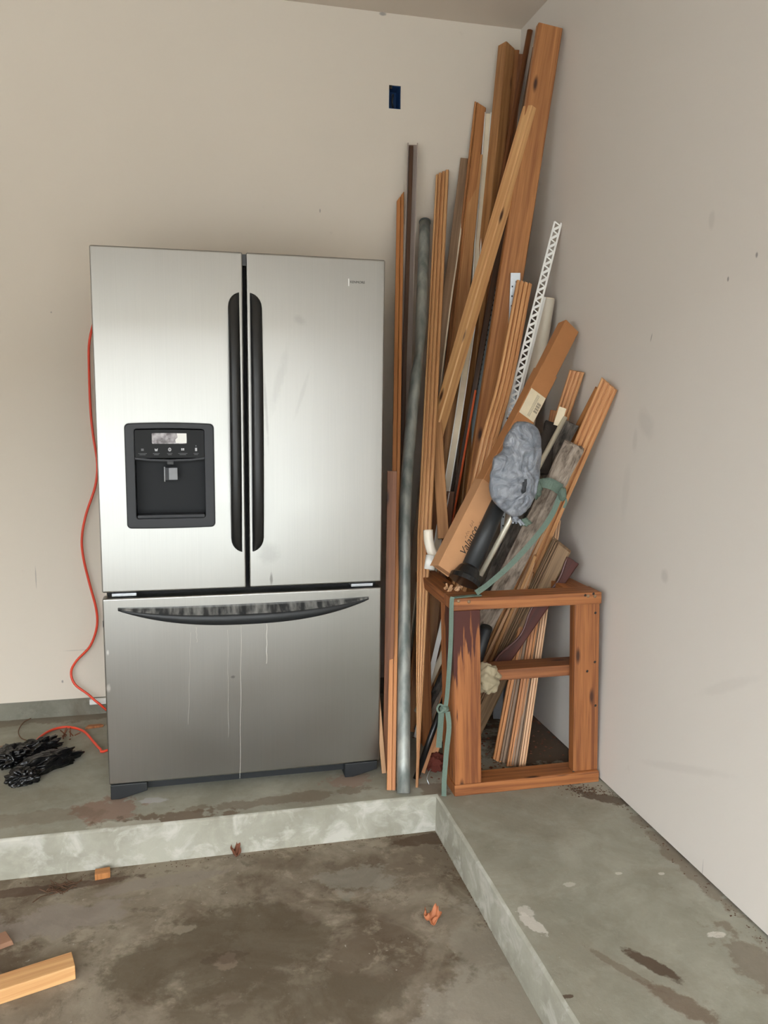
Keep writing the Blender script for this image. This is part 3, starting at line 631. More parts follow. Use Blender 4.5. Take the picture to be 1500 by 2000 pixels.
def leaf(name, p, r, mat, label, curl=.02, seed=1, rz=0, n=12):
    bm = bmesh.new(); rnd = random.Random(seed); grid = []
    for i in range(n+1):
        row = []
        for k in range(n+1):
            a, b_ = 2*i/n-1, 2*k/n-1; rad = math.hypot(a, b_); ang = math.atan2(b_, a)
            lob = (.86+.14*math.cos(5*ang+seed)); m = max(abs(a), abs(b_)); sc_ = (m/rad if rad > 1e-6 else 1)*lob
            x, y = a*sc_*r, b_*sc_*r*.7
            z = curl*(abs(a)**1.6*1.2+.6*noise.noise(Vector((a*2+seed, b_*2, 0)))+.5*max(0, b_)*1.2)+.004
            if a < -.1: x *= .75
            row.append(bm.verts.new(p+Matrix.Rotation(rz, 3, 'Z') @ Vector((x, y, max(.0012, z)))))
        grid.append(row)
    for i in range(n):
        for k in range(n): bm.faces.new((grid[i][k], grid[i+1][k], grid[i+1][k+1], grid[i][k+1]))
    sweep_bm([p+Vector((0, r*.4, .006)), p+Vector((r*.25, r*1.1, .012))], P_tube(.0012, 5), bm=bm)
    o = link(name, bm, mat, None, p, smooth=True); s = o.modifiers.new('solid', 'SOLIDIFY'); s.thickness = .0008
    return tag(o, label, 'leaf')
leaf('dry_leaf', at(842, 1802, z=ZL), .032, M['leaf'], 'curled orange dry leaf on the lower floor inside the step corner', .022, 3, .2)
leaf('dry_leaf', at(460, 1672, z=ZL), .022, M['leafdark'], 'small dark brown leaf against the step below the refrigerator', .02, 5, .6)
bm = bmesh.new(); p0 = at(118, 1738, z=ZL)
for i in range(26):
    a = p0+Vector((random.uniform(-.035, .035), random.uniform(-.025, .025), .003)); b_ = a+Vector((random.uniform(-.03, .03), random.uniform(-.02, .02), random.uniform(0, .014)))
    c_ = b_+Vector((random.uniform(-.02, .02), random.uniform(-.02, .02), random.uniform(-.004, .004))); c_.z = max(c_.z, ZL+.002)
    sweep_bm([a, b_, c_], P_tube(.0013, 4), bm=bm)
tag(link('twig_nest', bm, M['dirt'], None, (p0.x, p0.y, ZL)), 'matted dark twigs and lint on the floor at the foot of the step', 'twigs', kind='stuff')
# loose grit, one object each: along the right wall, inside the frame stand, along the step
def grit(name, pts, n, mat, label, smin, smax, zb=0):
    bm = bmesh.new()
    for i in range(n):
        a, b_, wd = random.choice(pts); t = random.random(); p = a.lerp(b_, t)+Vector((random.gauss(0, wd), random.gauss(0, wd), 0)); s = random.uniform(smin, smax)
        p.x = min(p.x, XR-.004)
        ang = random.random()*PI; vs = []
        for k in range(4):
            q = Vector((math.cos(ang+k*PI/2)*s*random.uniform(.5, 1.2), math.sin(ang+k*PI/2)*s*random.uniform(.5, 1.2), 0)); vs.append(bm.verts.new((p.x+q.x, min(p.y+q.y, YB-.002), zb+random.uniform(.0008, .003))))
        tp = bm.verts.new((p.x, p.y, zb+s*random.uniform(.3, .9)))
        for k in range(4): bm.faces.new((vs[k], vs[(k+1) % 4], tp))
        bm.faces.new(list(reversed(vs)))
    c = bm.verts[:][0].co.copy() if False else pts[0][0]
    return tag(link(name, bm, mat, None, (c.x, c.y, zb)), label, 'debris', kind='stuff')
grit('grit', [(Vector((1.62, -.24, 0)), Vector((1.63, -2.2, 0)), .01), (Vector((1.5, -.235, 0)), Vector((1.62, -.28, 0)), .02)], 420, M['dirt'], 'brown dirt grit strewn along the foot of the right wall', .001, .0045)
grit('grit', [(Vector((1.2, .0, 0)), Vector((1.58, .1, 0)), .08), (Vector((1.2, .4, 0)), Vector((1.6, .4, 0)), .12)], 420, M['leafdark'], 'brown leaf litter on the slab inside the wooden frame stand', .003, .009)
grit('grit', [(at(40, 1728, z=ZL), at(830, 1628, z=ZL), .008), (at(850, 1630, z=ZL), at(980, 1850, z=ZL), .006)], 260, M['dirt'], 'dirt grit along the foot of the concrete step', .001, .0035, ZL)

# ------------------------------------------------------------------ wooden frame stand
FX0, FX1, FY = 1.114, 1.637, -.208
st = empty('frame_stand', (1.37, FY+.05, 0), 'open reddish brown wooden frame stand of bolted lumber holding the leaning scrap', 'frame')
def rack(z): return -.026*z/.67
def fbox(name, x0, x1, y0, y1, z0, z1, mat=None, long=None):
    bm = bmesh.new(); vs = addbox(bm, x0, x1, y0, y1, z0, z1); bm.normal_update()
    l = bm.loops.layers.uv.verify(); off = random.random()*10; dims = (x1-x0, y1-y0, z1-z0); la = dims.index(max(dims)) if long is None else long; oth = [i for i in range(3) if i != la]
    for f in bm.faces:
        ax = max(range(3), key=lambda i: abs(f.normal[i]))
        for lp in f.loops:
            c = lp.vert.co; a = c[oth[0]] if ax != oth[0] else c[oth[1]]
            lp[l].uv = (c[oth[0]]+off, c[oth[1]]*.3+off) if ax == la else (a+off, c[la]+off)
    for v in bm.verts: v.co.x += rack(v.co.z)
    return link(name, bm, mat or M['frame'], st, ((x0+x1)/2, (y0+y1)/2, z0), bevel=.003)
# front left post has torn dark stain at the top: own material
mp_, nt, b = newmat('stained_post'); 
def post_mat():
    m = M['frame'].copy(); m.name = 'water_stained_post'; nt = m.node_tree; b = nt.nodes['Principled BSDF']
    src = b.inputs['Base Color'].links[0].from_socket; N = nt.nodes; L = nt.links
    uv = N.new('ShaderNodeUVMap'); mp = N.new('ShaderNodeMapping'); mp.inputs['Scale'].default_value = (75, 5, 1); L.new(uv.outputs[0], mp.inputs[0])
    ns = N.new('ShaderNodeTexNoise'); ns.inputs['Scale'].default_value = 1; ns.inputs['Detail'].default_value = 5; L.new(mp.outputs[0], ns.inputs['Vector'])
    g = N.new('ShaderNodeNewGeometry'); sp = N.new('ShaderNodeSeparateXYZ'); L.new(g.outputs['Position'], sp.inputs[0])
    r = N.new('ShaderNodeMapRange'); r.inputs[1].default_value = .36; r.inputs[2].default_value = .64; r.inputs[4].default_value = .42; L.new(sp.outputs['Z'], r.inputs[0])
    rx = N.new('ShaderNodeMapRange'); rx.inputs[1].default_value = FX0+.03; rx.inputs[2].default_value = FX0-.02; rx.inputs[4].default_value = .22; L.new(sp.outputs['X'], rx.inputs[0])
    a = N.new('ShaderNodeMath'); L.new(r.outputs[0], a.inputs[0]); L.new(rx.outputs[0], a.inputs[1])
    a2 = N.new('ShaderNodeMath'); L.new(a.outputs[0], a2.inputs[0]); L.new(ns.outputs['Fac'], a2.inputs[1])
    q = N.new('ShaderNodeMapRange'); q.inputs[1].default_value = .74; q.inputs[2].default_value = .8; L.new(a2.outputs[0], q.inputs[0])
    o = mixin(nt, src, q.outputs[0], rgb(74, 32, 24)); L.new(o, b.inputs['Base Color']); return m
M['post'] = post_mat()
fbox('front_post', FX0, FX0+.093, FY, FY+.085, .04, .635, M['post'], 2)
fbox('side_post', FX0+.002, FX0+.04, FY+.088, FY+.14, 0.0, .635, M['frame'], 2)
fbox('front_post', FX1-.092, FX1, FY+.012, FY+.05, .04, .640, M['frame'], 2)
fbox('top_rail', FX0-.002, FX1, FY, FY+.089, .635, .675)
fbox('side_rail', FX0-.002, FX0+.075, FY+.09, FY+.44, .632, .672)
fbox('side_rail', FX1-.089, FX1, FY+.09, FY+.37, .632, .672)
fbox('bottom_rail', FX0-.002, FX1, FY, FY+.089, 0, .04)
fbox('middle_rail', FX0+.094, FX1-.01, FY+.051, FY+.14, .372, .410, M['brown'])
fbox('rear_post', FX0+.002, FX0+.04, FY+.4, FY+.44, 0, .632, M['frame'], 2)
# split, chewed corner wood
bm = bmesh.new()
for i in range(14):
    a = Vector((FX0-.01+random.uniform(0, .05), FY+.1+random.uniform(0, .06), .67)); sweep_bm([a, a+Vector((random.uniform(-.008, .02), random.uniform(-.02, .02), random.uniform(.008, .02)))], P_box(.006, .003, .0004), bm=bm)
link('splintered_edge', bm, M['moldpale'], st, (FX0, FY+.1, .672))
for (x, z) in ((FX0+.02, .668), (FX0+.055, .664), (FX1-.05, .664), (FX1-.025, .662)):
    bm = bmesh.new(); bmesh.ops.create_icosphere(bm, subdivisions=2, radius=.006)
    for v in bm.verts: v.co.y *= .35
    bmesh.ops.translate(bm, verts=bm.verts, vec=(x+rack(z), FY, z)); link('filler_plug', bm, M['weather'], st, (x+rack(z), FY, z), smooth=True)
for (u, v) in ((1163, 1197), (1162, 1293), (1147, 1311), (1163, 1378), (1140, 1161), (1156, 1158), (1120, 1508)):
    q = at(u, v, y=FY+.0115); 
    if v < 1165: q.y = FY
    bm = bmesh.new(); bmesh.ops.create_icosphere(bm, subdivisions=1, radius=.005)
    for w in bm.verts: w.co.y *= .15
    bmesh.ops.translate(bm, verts=bm.verts, vec=q); link('bolt_hole', bm, M['ink'], st, q)

# ------------------------------------------------------------------ leaning scrap: left group (feet on the slab, tops on the back wall)
G = 'scrap lumber leaning in the corner'
T = lambda u, v, y: at(u, v, y=y)
B0 = lambda u, v: at(u, v, z=.002)
YW = YB-.018
def S(name, label, mat, prof, bot, top, roll=0, cat='board', sub=1, **k):
    pts = [bot, top] if sub == 1 else subdiv([bot, top], sub)
    return stick(name, pts, prof, mat, label, cat, G, roll=roll, **k)
p0 = B0(752, 1507)
S('short_board', 'short dark brown board standing between the refrigerator and the thin orange molding', M['brown'], P_box(.034, .07), p0+Vector((.016, .03, 0)), T(766, 920, .12))
S('wood_strip', 'short pale tapered strip foot beside the refrigerator bottom corner', M['moldpale'], P_box(.016, .02), B0(750, 1508), T(735, 1330, .03))
S('thin_molding', 'thin orange pointed molding nearest the refrigerator', M['moldor'], P_flute(.030, .014, (.55,)), B0(764, 1543), T(782, 385, YW), cut_top=1.6, cat='molding')
# track
tp = [B0(772, 1470), T(794, 700, .55), T(806, 284, YW)]
tr = empty('window_track', tp[0], 'tall mauve channel track with dark inner strip behind the grey pipe', 'track', G)
stick('channel', tp, P_U(.042, .02, .004), M['mauve'], parent=tr)
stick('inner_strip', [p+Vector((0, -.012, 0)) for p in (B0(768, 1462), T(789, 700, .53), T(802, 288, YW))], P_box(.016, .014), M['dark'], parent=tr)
# bent pipe
pp = [at(788, 1549, z=.003), T(790, 1200, .10), T(791, 1000, .22), T(801, 850, .34), T(812, 740, .41), T(817, 690, .45), T(822, 640, .49), T(825, 560, .56), T(830, 434, YW-.01)]
pc = catmull(pp, 6)
sc_ = []
for p in pc:
    d = abs(p.z-pp[5].z); k = max(0, 1-d/.09); sc_.append((1-.28*k, 1+.1*k, .004*k))
bm = sweep_bm(pc, P_tube(.0222, 24), scales=sc_)
pe = empty('steel_pipe', pp[0], 'long galvanised grey steel pipe kinked halfway up beside the refrigerator', 'pipe', G)
link('pipe_body', bm, M['galv'], pe, pp[0], smooth=True)
e = pc[-1]; d = (pc[-1]-pc[-2]).normalized()
stick('rim', [e-d*.004, e+d*.002], P_tube(.0245, 24), M['greymetal'], parent=pe, smooth=False)
stick('pipe_bore', [e+d*.0015, e+d*.003], P_tube(.019, 20), M['gap'], parent=pe)
# long casing in front
ca, cb = at(803, 1537, z=.002), T(864, 338, YW-.015)
cpts = [ca.lerp(cb, t) for t in (0, .04, .12, .22, .34, .36, .6, 1)]
scs = [(.16, 1, .0195), (.2, 1, .0185), (.42, 1, .0135), (.68, 1, .0075), (.92, 1, .002), (.97, 1, .0008), (1, 1, 0), (1, 1, 0)]
stick('door_casing', cpts, P_flute(.052, .016), M['mold'], 'long fluted pine door casing leaning in front right of the grey pipe', 'molding', G, roll=-.12, scales=scs, cut_top=.45)
# cream-edged strip
fp = [B0(772, 1418), T(858, 690, .50), T(884, 500, .64), T(908, 310, YW)]
ce = empty('edged_board', fp[0], 'grey backed board with thin cream edge behind the fluted casing', 'board', G)
stick('board_face', catmull(fp, 4), P_box(.036, .008), M['taupe'], parent=ce)
stick('cream_edge', [p+Vector((.019, -.006, 0)) for p in catmull(fp, 4)], P_box(.006, .01), M['cream'], parent=ce)
S('grooved_board', 'tall orange board with grooved left edge, topmost of the left cluster', M['orange'], P_flute(.050, .018, (.22,)), B0(800, 1428), T(938, 206, YW), cut_top=-.5)
S('plain_board', 'brown board overlapping the grooved orange board, its top lower', M['fir'], P_box(.044, .014), B0(824, 1436), T(932, 302, YW-.035), cut_top=-.1)
hp = [B0(806, 1395), T(848, 1100, .38), T(876, 935, .42), T(893, 830, .46), T(908, 730, .50), T(926, 600, .57), T(933, 480, .64), T(941, 390, .685), T(953, 222, YW-.012)]
wt = empty('plastic_channel', hp[0], 'narrow bowed white plastic channel left of the tall fir stud', 'channel', G)
hc = catmull(hp, 3)
stick('channel_web', hc, P_box(.026, .003, .0004), M['cream'], parent=wt)
for s in (-1, 1):
    fr_ = frames(hc)
    stick('channel_lip', [p+f[0]*.0125*s-f[1]*.006 for p, f in zip(hc, fr_)], P_box(.004, .012, .0006), M['white'], parent=wt)
S('fir_stud', 'tall square fir stud with cut corner top left of the corner', M['fir'], P_box(.05, .05, .003), B0(862, 1408), T(989, 93, YW-.03), roll=.72, cat='stud', cut_top=-.25)
S('knotty_strip', 'narrow knotty pine strip just right of the tall fir stud', M['orange'], P_box(.026, .02), B0(874, 1402), T(1008, 100, YW-.008), cat='strip')
S('brown_strip', 'narrow dark strip between knotty strip and brown pole', M['brown'], P_box(.022, .02), B0(884, 1400), at(1018, 108, x=XR-.02), cat='strip')
S('brown_pole', 'tall dark brown round pole reaching highest in the corner', M['copper'], P_tube(.0115, 14), B0(787, 1392), at(1035, 60, x=XR-.018), cat='pole', smooth=False)
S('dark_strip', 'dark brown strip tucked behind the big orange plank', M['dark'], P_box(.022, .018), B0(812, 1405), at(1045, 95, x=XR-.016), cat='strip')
S('brown_rod', 'thin copper brown tube behind the crossing pine stud', M['copper'], P_tube(.0085, 12), B0(822, 1400), T(968, 500, .56), cat='tube')
S('copper_rod', 'thin bright orange copper rod left of the perforated grey angle', M['redcopper'], P_tube(.0045, 8), B0(815, 1410), T(929, 762, .42), cat='rod')
# perforated grey angle
qa, qb = B0(818, 1392), T(972, 560, .52)
ga = empty('slotted_angle', qa, 'blue grey slotted metal angle standing behind the fluted molding', 'metal angle', G)
stick('angle_bar', [qa, qb], P_L(.034, .02, .003), M['greymetal'], parent=ga)
frq = frames([qa, qb]); bm = bmesh.new()
Lq = (qb-qa).length
for i in range(1, 90):
    c = qa.lerp(qb, i/90)-frq[0][0]*.006-frq[0][1]*.002
    sweep_bm([c, c+frq[0][2]*.008], P_box(.003, .0012, .0002), bm=bm)
tag(link('slots', bm, M['gap'], ga, qa), 'rows of dark slots', kind='stuff')
# filler boards seen dark in the gaps
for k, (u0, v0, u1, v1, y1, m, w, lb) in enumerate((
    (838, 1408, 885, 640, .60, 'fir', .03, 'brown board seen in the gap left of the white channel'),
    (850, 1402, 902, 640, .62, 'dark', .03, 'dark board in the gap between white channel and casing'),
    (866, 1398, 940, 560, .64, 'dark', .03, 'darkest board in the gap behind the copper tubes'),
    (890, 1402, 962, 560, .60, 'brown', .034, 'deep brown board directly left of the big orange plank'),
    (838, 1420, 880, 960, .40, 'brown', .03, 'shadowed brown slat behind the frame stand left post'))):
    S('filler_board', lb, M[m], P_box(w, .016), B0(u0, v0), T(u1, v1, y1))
# big plank
mb = B0(862, 1408)
S('big_plank', 'wide orange plank leaning into the corner, the tallest and largest board', M['orange'], P_box(.092, .038, .003), mb, at(1073, 54, x=XR-.055), roll=.22, cat='plank', cut_top=-.05)
# crossing stud
S('crossing_stud', 'pale pine stud leaning diagonally across the big orange plank', M['pine'], P_box(.046, .046, .004), T(848, 858, .40), T(1037, 212, .36), roll=.78, cat='stud', cut_bot=1.0)
S('slanted_board', 'short brown board tilted the other way under the crossing stud', M['fir'], P_box(.042, .018), T(866, 1052, .22), T(851, 800, .40))
# fluted middle molding
mp1 = [B0(846, 1410), T(939, 930, .13), T(986, 748, .21), T(1024, 552, .30)]
stick('fluted_molding', catmull(mp1, 4), P_flute(.058, .018), M['mold'], 'fluted pine molding leaning in front of the big orange plank', 'molding', G, roll=.1, cut_top=-.1)
# silver track
sa, sbt = B0(972, 1404), T(1007, 533, .325)
sm = empty('zinc_angle', sa, 'silver punched metal angle between fluted molding and white tube', 'metal angle', G)
stick('angle_bar', [sa, sbt], P_L(.036, .018, .002), M['zinc'], parent=sm, roll=.1)
frs = frames([sa, sbt], .1); bm = bmesh.new()
for i in range(40, 100):
    c = sa.lerp(sbt, i/101)+frs[0][0]*(.004 if i % 2 else -.010)-frs[0][1]*.0016
    sweep_bm([c, c+frs[0][2]*.006], P_box(.005, .0008, .0002), bm=bm)
tag(link('punched_holes', bm, M['gap'], sm, sa), kind='stuff')
# white lattice corner bead
la, lb_ = T(960, 950, .17), at(1090, 434, x=XR-.012)
lt = empty('corner_bead', la, 'white corner bead strip with triangular cutouts leaning on right wall', 'corner bead', G)
frl = frames([la, lb_]); X_, Y_, T_ = frl[0]; LL = (lb_-la).length
for s in (-1, 1):
    stick('bead_rail', [la+X_*.0125*s, lb_+X_*.0125*s], P_box(.007, .002, .0003), M['white'], parent=lt)
n = int(LL/.034); bm = bmesh.new()
for i in range(n):
    a = la+T_*(i*LL/n); b_ = la+T_*((i+.62)*LL/n); c_ = la+T_*((i+1)*LL/n)
    sweep_bm([a-X_*.0125, b_+X_*.0125], P_box(.009, .0018, .0002), bm=bm); sweep_bm([b_+X_*.0125, c_-X_*.0125], P_box(.005, .0018, .0002), bm=bm)
link('lattice', bm, M['white'], lt, la)
stick('flange', [la+X_*.018+Y_*.006, la.lerp(lb_, .72)+X_*.018+Y_*.006], P_box(.016, .0015, .0003), M['white'], parent=lt, roll=.6)
# white tube
ua, ub = B0(938, 1402), at(1068, 584, x=XR-.045)
ut = empty('cardboard_tube', ua, 'fat off-white round tube leaning beside the corner bead', 'tube', G)
stick('tube_wall', [ua, ub], P_tube(.0305, 28), M['whitetube'], parent=ut, smooth=True)
dd = (ub-ua).normalized(); stick('end_cap', [ub, ub+dd*.004], P_tube(.0285, 28), M['cream'], parent=ut)

# ------------------------------------------------------------------ cardboard box
b0 = T(866, 1116, -.10); b3 = at(1110, 640, x=XR-.04)
mid1 = b0.lerp(b3, .335); mid2 = b0.lerp(b3, .82)
cb_ = empty('blind_box', b0, 'long narrow brown cardboard box with a cream barcode label', 'cardboard box', G)
RO = .42
mid2 = b0.lerp(b3, .805)
stick('inner_carton', [mid1, b3], P_box(.066, .050, .002), M['card'], parent=cb_, roll=RO, cut_top=-.12)
stick('sleeve', subdiv([mid1.lerp(b0, .1), mid2], 6), P_box(.072, .056, .002), M['card'], parent=cb_, roll=RO, jag=.004)
stick('end_sleeve', subdiv([b0, mid1], 4), P_box(.080, .064, .002), M['card2'], parent=cb_, roll=RO, jag=.005)
fX, fY, fT = frames([b0, b3], RO)[0]
lab = b0.lerp(b3, .66)-fY*.0287
def onface(name, cen, w, h, mat, dy=0, t=.0006):
    bm = bmesh.new(); sweep_bm([cen-fT*h/2-fY*dy, cen+fT*h/2-fY*dy], P_box(w, t, .0001), bm=bm)
    # P_box faces need the same roll as the carton
    bm.free(); bm = bmesh.new()
    vs = []
    for a in (-1, 1):
        for b_ in (-1, 1):
            for c in (0, 1): vs.append(bm.verts.new(cen+fX*w/2*a+fT*h/2*b_-fY*(dy+t*c)))
    for q in ((0, 1, 3, 2), (4, 6, 7, 5), (0, 4, 5, 1), (2, 3, 7, 6), (0, 2, 6, 4), (1, 5, 7, 3)): bm.faces.new([vs[i] for i in q])
    return link(name, bm, mat, cb_, cen)
onface('label', lab, .066, .10, M['paper'])
for i in range(12): onface('barcode_bar', lab+fX*.021+fT*(-.018+i*.0034)+fT*.0, .016, (.0012, .002, .0008)[i % 3], M['ink'], .0007, .0002)
for i in range(3): onface('rule_line', lab+fX*(.008-i*.004), .0008, .085, M['ink'], .0007, .0002)
# handwriting on the end sleeve
hw = b0.lerp(b3, .085)-fY*.0328
R3 = Matrix((fT, -fX, -fY)).transposed().to_4x4()
R3 = Matrix(((fT.x, -fX.x, -fY.x, 0), (fT.y, -fX.y, -fY.y, 0), (fT.z, -fX.z, -fY.z, 0), (0, 0, 0, 1)))
Sh = Matrix(((1, .25, 0, 0), (0, 1, 0, 0), (0, 0, 1, 0), (0, 0, 0, 1)))
textmesh('handwriting', 'Valance', .034, Matrix.Translation(hw+fX*.028-fT*.01) @ R3 @ Sh, M['ink'], cb_, .0003)
bm = bmesh.new(); rnd = random.Random(4)
def scrib(start, n, h, adv):
    pts = []
    for i in range(n):
        pts.append(start+fT*adv*i*.5+(-fX)*(h if i % 2 else 0)*rnd.uniform(.4, 1)+fT*rnd.uniform(-.002, .002))
    sweep_bm(pts, P_box(.0011, .0005, .0001), bm=bm)
scrib(hw+fX*.004+fT*.045, 7, .010, .009); scrib(hw+fX*.004+fT*.085, 6, .012, .009); scrib(hw+fX*.030+fT*.10, 5, .010, .010)
link('handwriting', bm, M['ink'], cb_, hw)

# ------------------------------------------------------------------ black tube with flange, bag, aluminium rod
w0 = T(912, 1122, -.15); w1 = T(1000, 925, -.03)
bt = empty('black_pipe', w0, 'black plastic pipe with flared square foot resting on the frame stand corner', 'pipe', G)
stick('pipe_body', [w0, w1], P_tube(.029, 28), M['blackmat'], parent=bt, smooth=True)
dW = (w1-w0).normalized()
bm = sweep_bm([w0-dW*.028, w0-dW*.012, w0-dW*.008, w0+dW*.02, w0+dW*.028], P_tube(1, 24), scales=[(.052, .052, 0), (.052, .052, 0), (.046, .046, 0), (.036, .036, 0), (.0295, .0295, 0)])
link('flange', bm, M['black'], bt, w0, smooth=False)
rd_ = [T(938, 1124, -.1), T(1104, 815, -.02)]
ar = empty('aluminium_rod', rd_[0], 'satin aluminium rod passing behind the grey plastic bag', 'rod', G)
stick('rod_body', rd_, P_tube(.0088, 16), M['brassy'], parent=ar, smooth=True)
a = rd_[0].lerp(rd_[1], .945)
tag(stick('paper_flag', [a+Vector((-.012, .004, 0)), a+Vector((.008, .006, .062))], P_box(.026, .0012, .0002), M['paper'], parent=ar, roll=.2), 'torn paper sticker at the rod top')
# grey plastic bag: crumpled pouch
mb_, nt, b = newmat('grey_plastic_film'); b.inputs['Base Color'].default_value = rgb(150, 156, 166); b.inputs['Roughness'].default_value = .28; b.inputs['Transmission Weight'].default_value = .0; b.inputs['Alpha'].default_value = .93
N = nt.nodes; tcn = N.new('ShaderNodeTexCoord'); nn = N.new('ShaderNodeTexNoise'); nn.inputs['Scale'].default_value = 16; nn.inputs['Detail'].default_value = 5; nn.inputs['Distortion'].default_value = 2.5; nt.links.new(tcn.outputs['Object'], nn.inputs['Vector'])
bpn = N.new('ShaderNodeBump'); bpn.inputs['Strength'].default_value = .9; bpn.inputs['Distance'].default_value = .012; nt.links.new(nn.outputs['Fac'], bpn.inputs['Height']); nt.links.new(bpn.outputs['Normal'], b.inputs['Normal'])
rr = N.new('ShaderNodeValToRGB'); rr.color_ramp.elements[0].color = rgb(112, 118, 128); rr.color_ramp.elements[1].color = rgb(164, 168, 176); rr.color_ramp.elements[0].position = .35; rr.color_ramp.elements[1].position = .7; nt.links.new(nn.outputs['Fac'], rr.inputs[0]); nt.links.new(rr.outputs[0], b.inputs['Base Color'])
M['bag'] = mb_
ol = [(1010, 823), (1030, 824), (1045, 832), (1053, 850), (1055, 880), (1055, 910), (1051, 940), (1044, 968), (1032, 992), (1016, 1008), (1000, 1009), (982, 998), (964, 980), (957, 962), (957, 935), (962, 908), (966, 893), (978, 884), (984, 872), (986, 858), (996, 840)]
yb = -.16; cen = T(1010, 915, yb); ring = [T(u, v, yb) for u, v in ol]; ring = catmull(ring+[ring[0]], 5)[:-1]
bm = bmesh.new(); NR = 30; n = len(ring); front, back = [], []
for side, store in ((-1, front), (1, back)):
    for k in range(NR):
        s = k/NR; row = []
        for i, q in enumerate(ring):
            p = cen.lerp(q, 1-s) if s else q.copy()
            dep = math.sqrt(max(0, 1-(1-s)**2))*.034
            w_ = p+Vector((noise.noise(p*14), 0, noise.noise(p*14+Vector((5, 5, 5)))))*.05; nz = (.5-abs(noise.noise(Vector((w_.x*34, 0, w_.z*16)))))*.016+noise.noise(p*28)*.006+abs(noise.noise(p*60+Vector((3, 1, 0))))*.005+noise.noise(Vector((p.x*18, p.y, p.z*7)))*.006
            p.y += side*(dep+(nz if s else 0)) ; row.append(bm.verts.new(p) if not (side == 1 and k == 0) else front[0][i])
        store.append(row)
    c = bm.verts.new(cen+Vector((0, side*.034, 0)))
    for k in range(NR-1):
        for i in range(n):
            bm.faces.new((store[k][i], store[k][(i+1) % n], store[k+1][(i+1) % n], store[k+1][i]))
    for i in range(n): bm.faces.new((store[-1][i], store[-1][(i+1) % n], c))
# tear opening on the front
tc_ = T(1015, 948, yb)
kill = [f for f in bm.faces if f.calc_center_median().y < yb-.01 and ((f.calc_center_median().x-tc_.x-.18*(f.calc_center_median().z-tc_.z))/.009)**2+((f.calc_center_median().z-tc_.z)/.026)**2 < 1]
bmesh.ops.delete(bm, geom=kill, context='FACES_ONLY')
gb = empty('plastic_bag', cen, 'crumpled blue grey plastic bag tied over the black pipe end', 'bag')
link('film', bm, M['bag'], gb, cen, smooth=True)
kp = T(1006, 1012, yb)
blob('knot', kp, (.012, .01, .012), M['bag'], 5, .5, 8, 3, parent=gb)
bm = bmesh.new()
for i in range(5):
    a = kp+Vector((random.uniform(-.005, .02), 0, -.004)); sweep_bm([a, a+Vector((random.uniform(-.01, .03), random.uniform(-.01, 0), random.uniform(-.025, -.008)))], P_box(.006, .0008, .0001), bm=bm)
link('loose_ends', bm, M['bag'], gb, kp)
# dark cloth
q = T(1073, 868, .02)
bm = bmesh.new(); sweep_bm(subdiv([T(1058, 925, -.01), T(1066, 870, .02), T(1078, 828, .05)], 3), P_box(.052, .03, .006), bm=bm, rough=.003)
bmesh.ops.subdivide_edges(bm, edges=bm.edges[:], cuts=1, use_grid_fill=True)
for v in bm.verts: v.co += Vector((noise.noise(v.co*40), noise.noise(v.co*40+Vector((9, 0, 0))), noise.noise(v.co*40+Vector((0, 9, 0)))))*.006
tag(link('dark_cloth', bm, M['cloth'], None, T(1058, 925, -.01), smooth=True), 'crumpled dark patterned cloth stuffed between the plastic bag and the rod', 'cloth', G)

# ------------------------------------------------------------------ right cluster
def rough_board(name, a, b_, w, t, mat, label, roll=0):
    pts = subdiv([a, b_], 40); bm = bmesh.new(); prof = []
    m = 6; A2, B2 = w/2, t/2
    for i in range(m): prof.append((-A2+w*i/m, -B2))
    for i in range(2): prof.append((A2, -B2+t*i/2))
    for i in range(m): prof.append((A2-w*i/m, B2))
    for i in range(2): prof.append((-A2, B2-t*i/2))
    sweep_bm(pts, prof, bm=bm, roll=roll, rough=.0016, jag=.008)
    return tag(link(name, bm, mat, None, a), label, 'board', G)
rough_board('weathered_board', B0(834, 1442), at(1122, 868, x=XR-.125), .070, .022, M['barn'], 'rough grey brown weathered board tied with the green strap', .1)
rough_board('weathered_board', B0(822, 1430), at(1112, 828, x=XR-.085), .062, .02, M['barndark'], 'darker charcoal rough board just behind the strapped weathered board', .1)
S('wide_molding', 'fluted molding whose upper end leans furthest right on the wall', M['mold'], P_flute(.062, .016), at(905, 1405, z=.003), at(1190, 750, x=XR-.036), roll=.0, cat='molding', cut_top=-.35)
S('wood_strip', 'short brown strip end tucked left of the rightmost molding', M['orange'], P_box(.022, .012), T(1105, 880, .12), at(1168, 759, x=XR-.012), cat='strip')
S('fluted_molding', 'fluted molding end poking up above the weathered boards near right wall', M['mold'], P_flute(.052, .018), at(905, 1398, z=.003), at(1127, 725, x=XR-.034), cat='molding', cut_top=.1)
# fan of thin slats
for i, (u0, v0, u1, v1, m) in enumerate(((888, 1418, 1068, 1030, 'moldpale'), (905, 1418, 1046, 1085, 'mold'), (917, 1420, 1042, 1100, 'moldpale'), (928, 1424, 1040, 1110, 'mold'), (938, 1428, 1040, 1118, 'moldpale'))):
    S('thin_slat', ('longest thin pale slat of the fan, rising right of the green strap', 'second thin slat of the fan behind the front post', 'middle thin slat of the fan inside the frame stand', 'fourth thin slat of the fan inside the frame stand', 'rightmost thin slat of the fan beside the brown weathered plank')[i], M[m], P_box(.011, .012), B0(u0, v0), T(u1, v1, .03+.012*i), cat='slat')
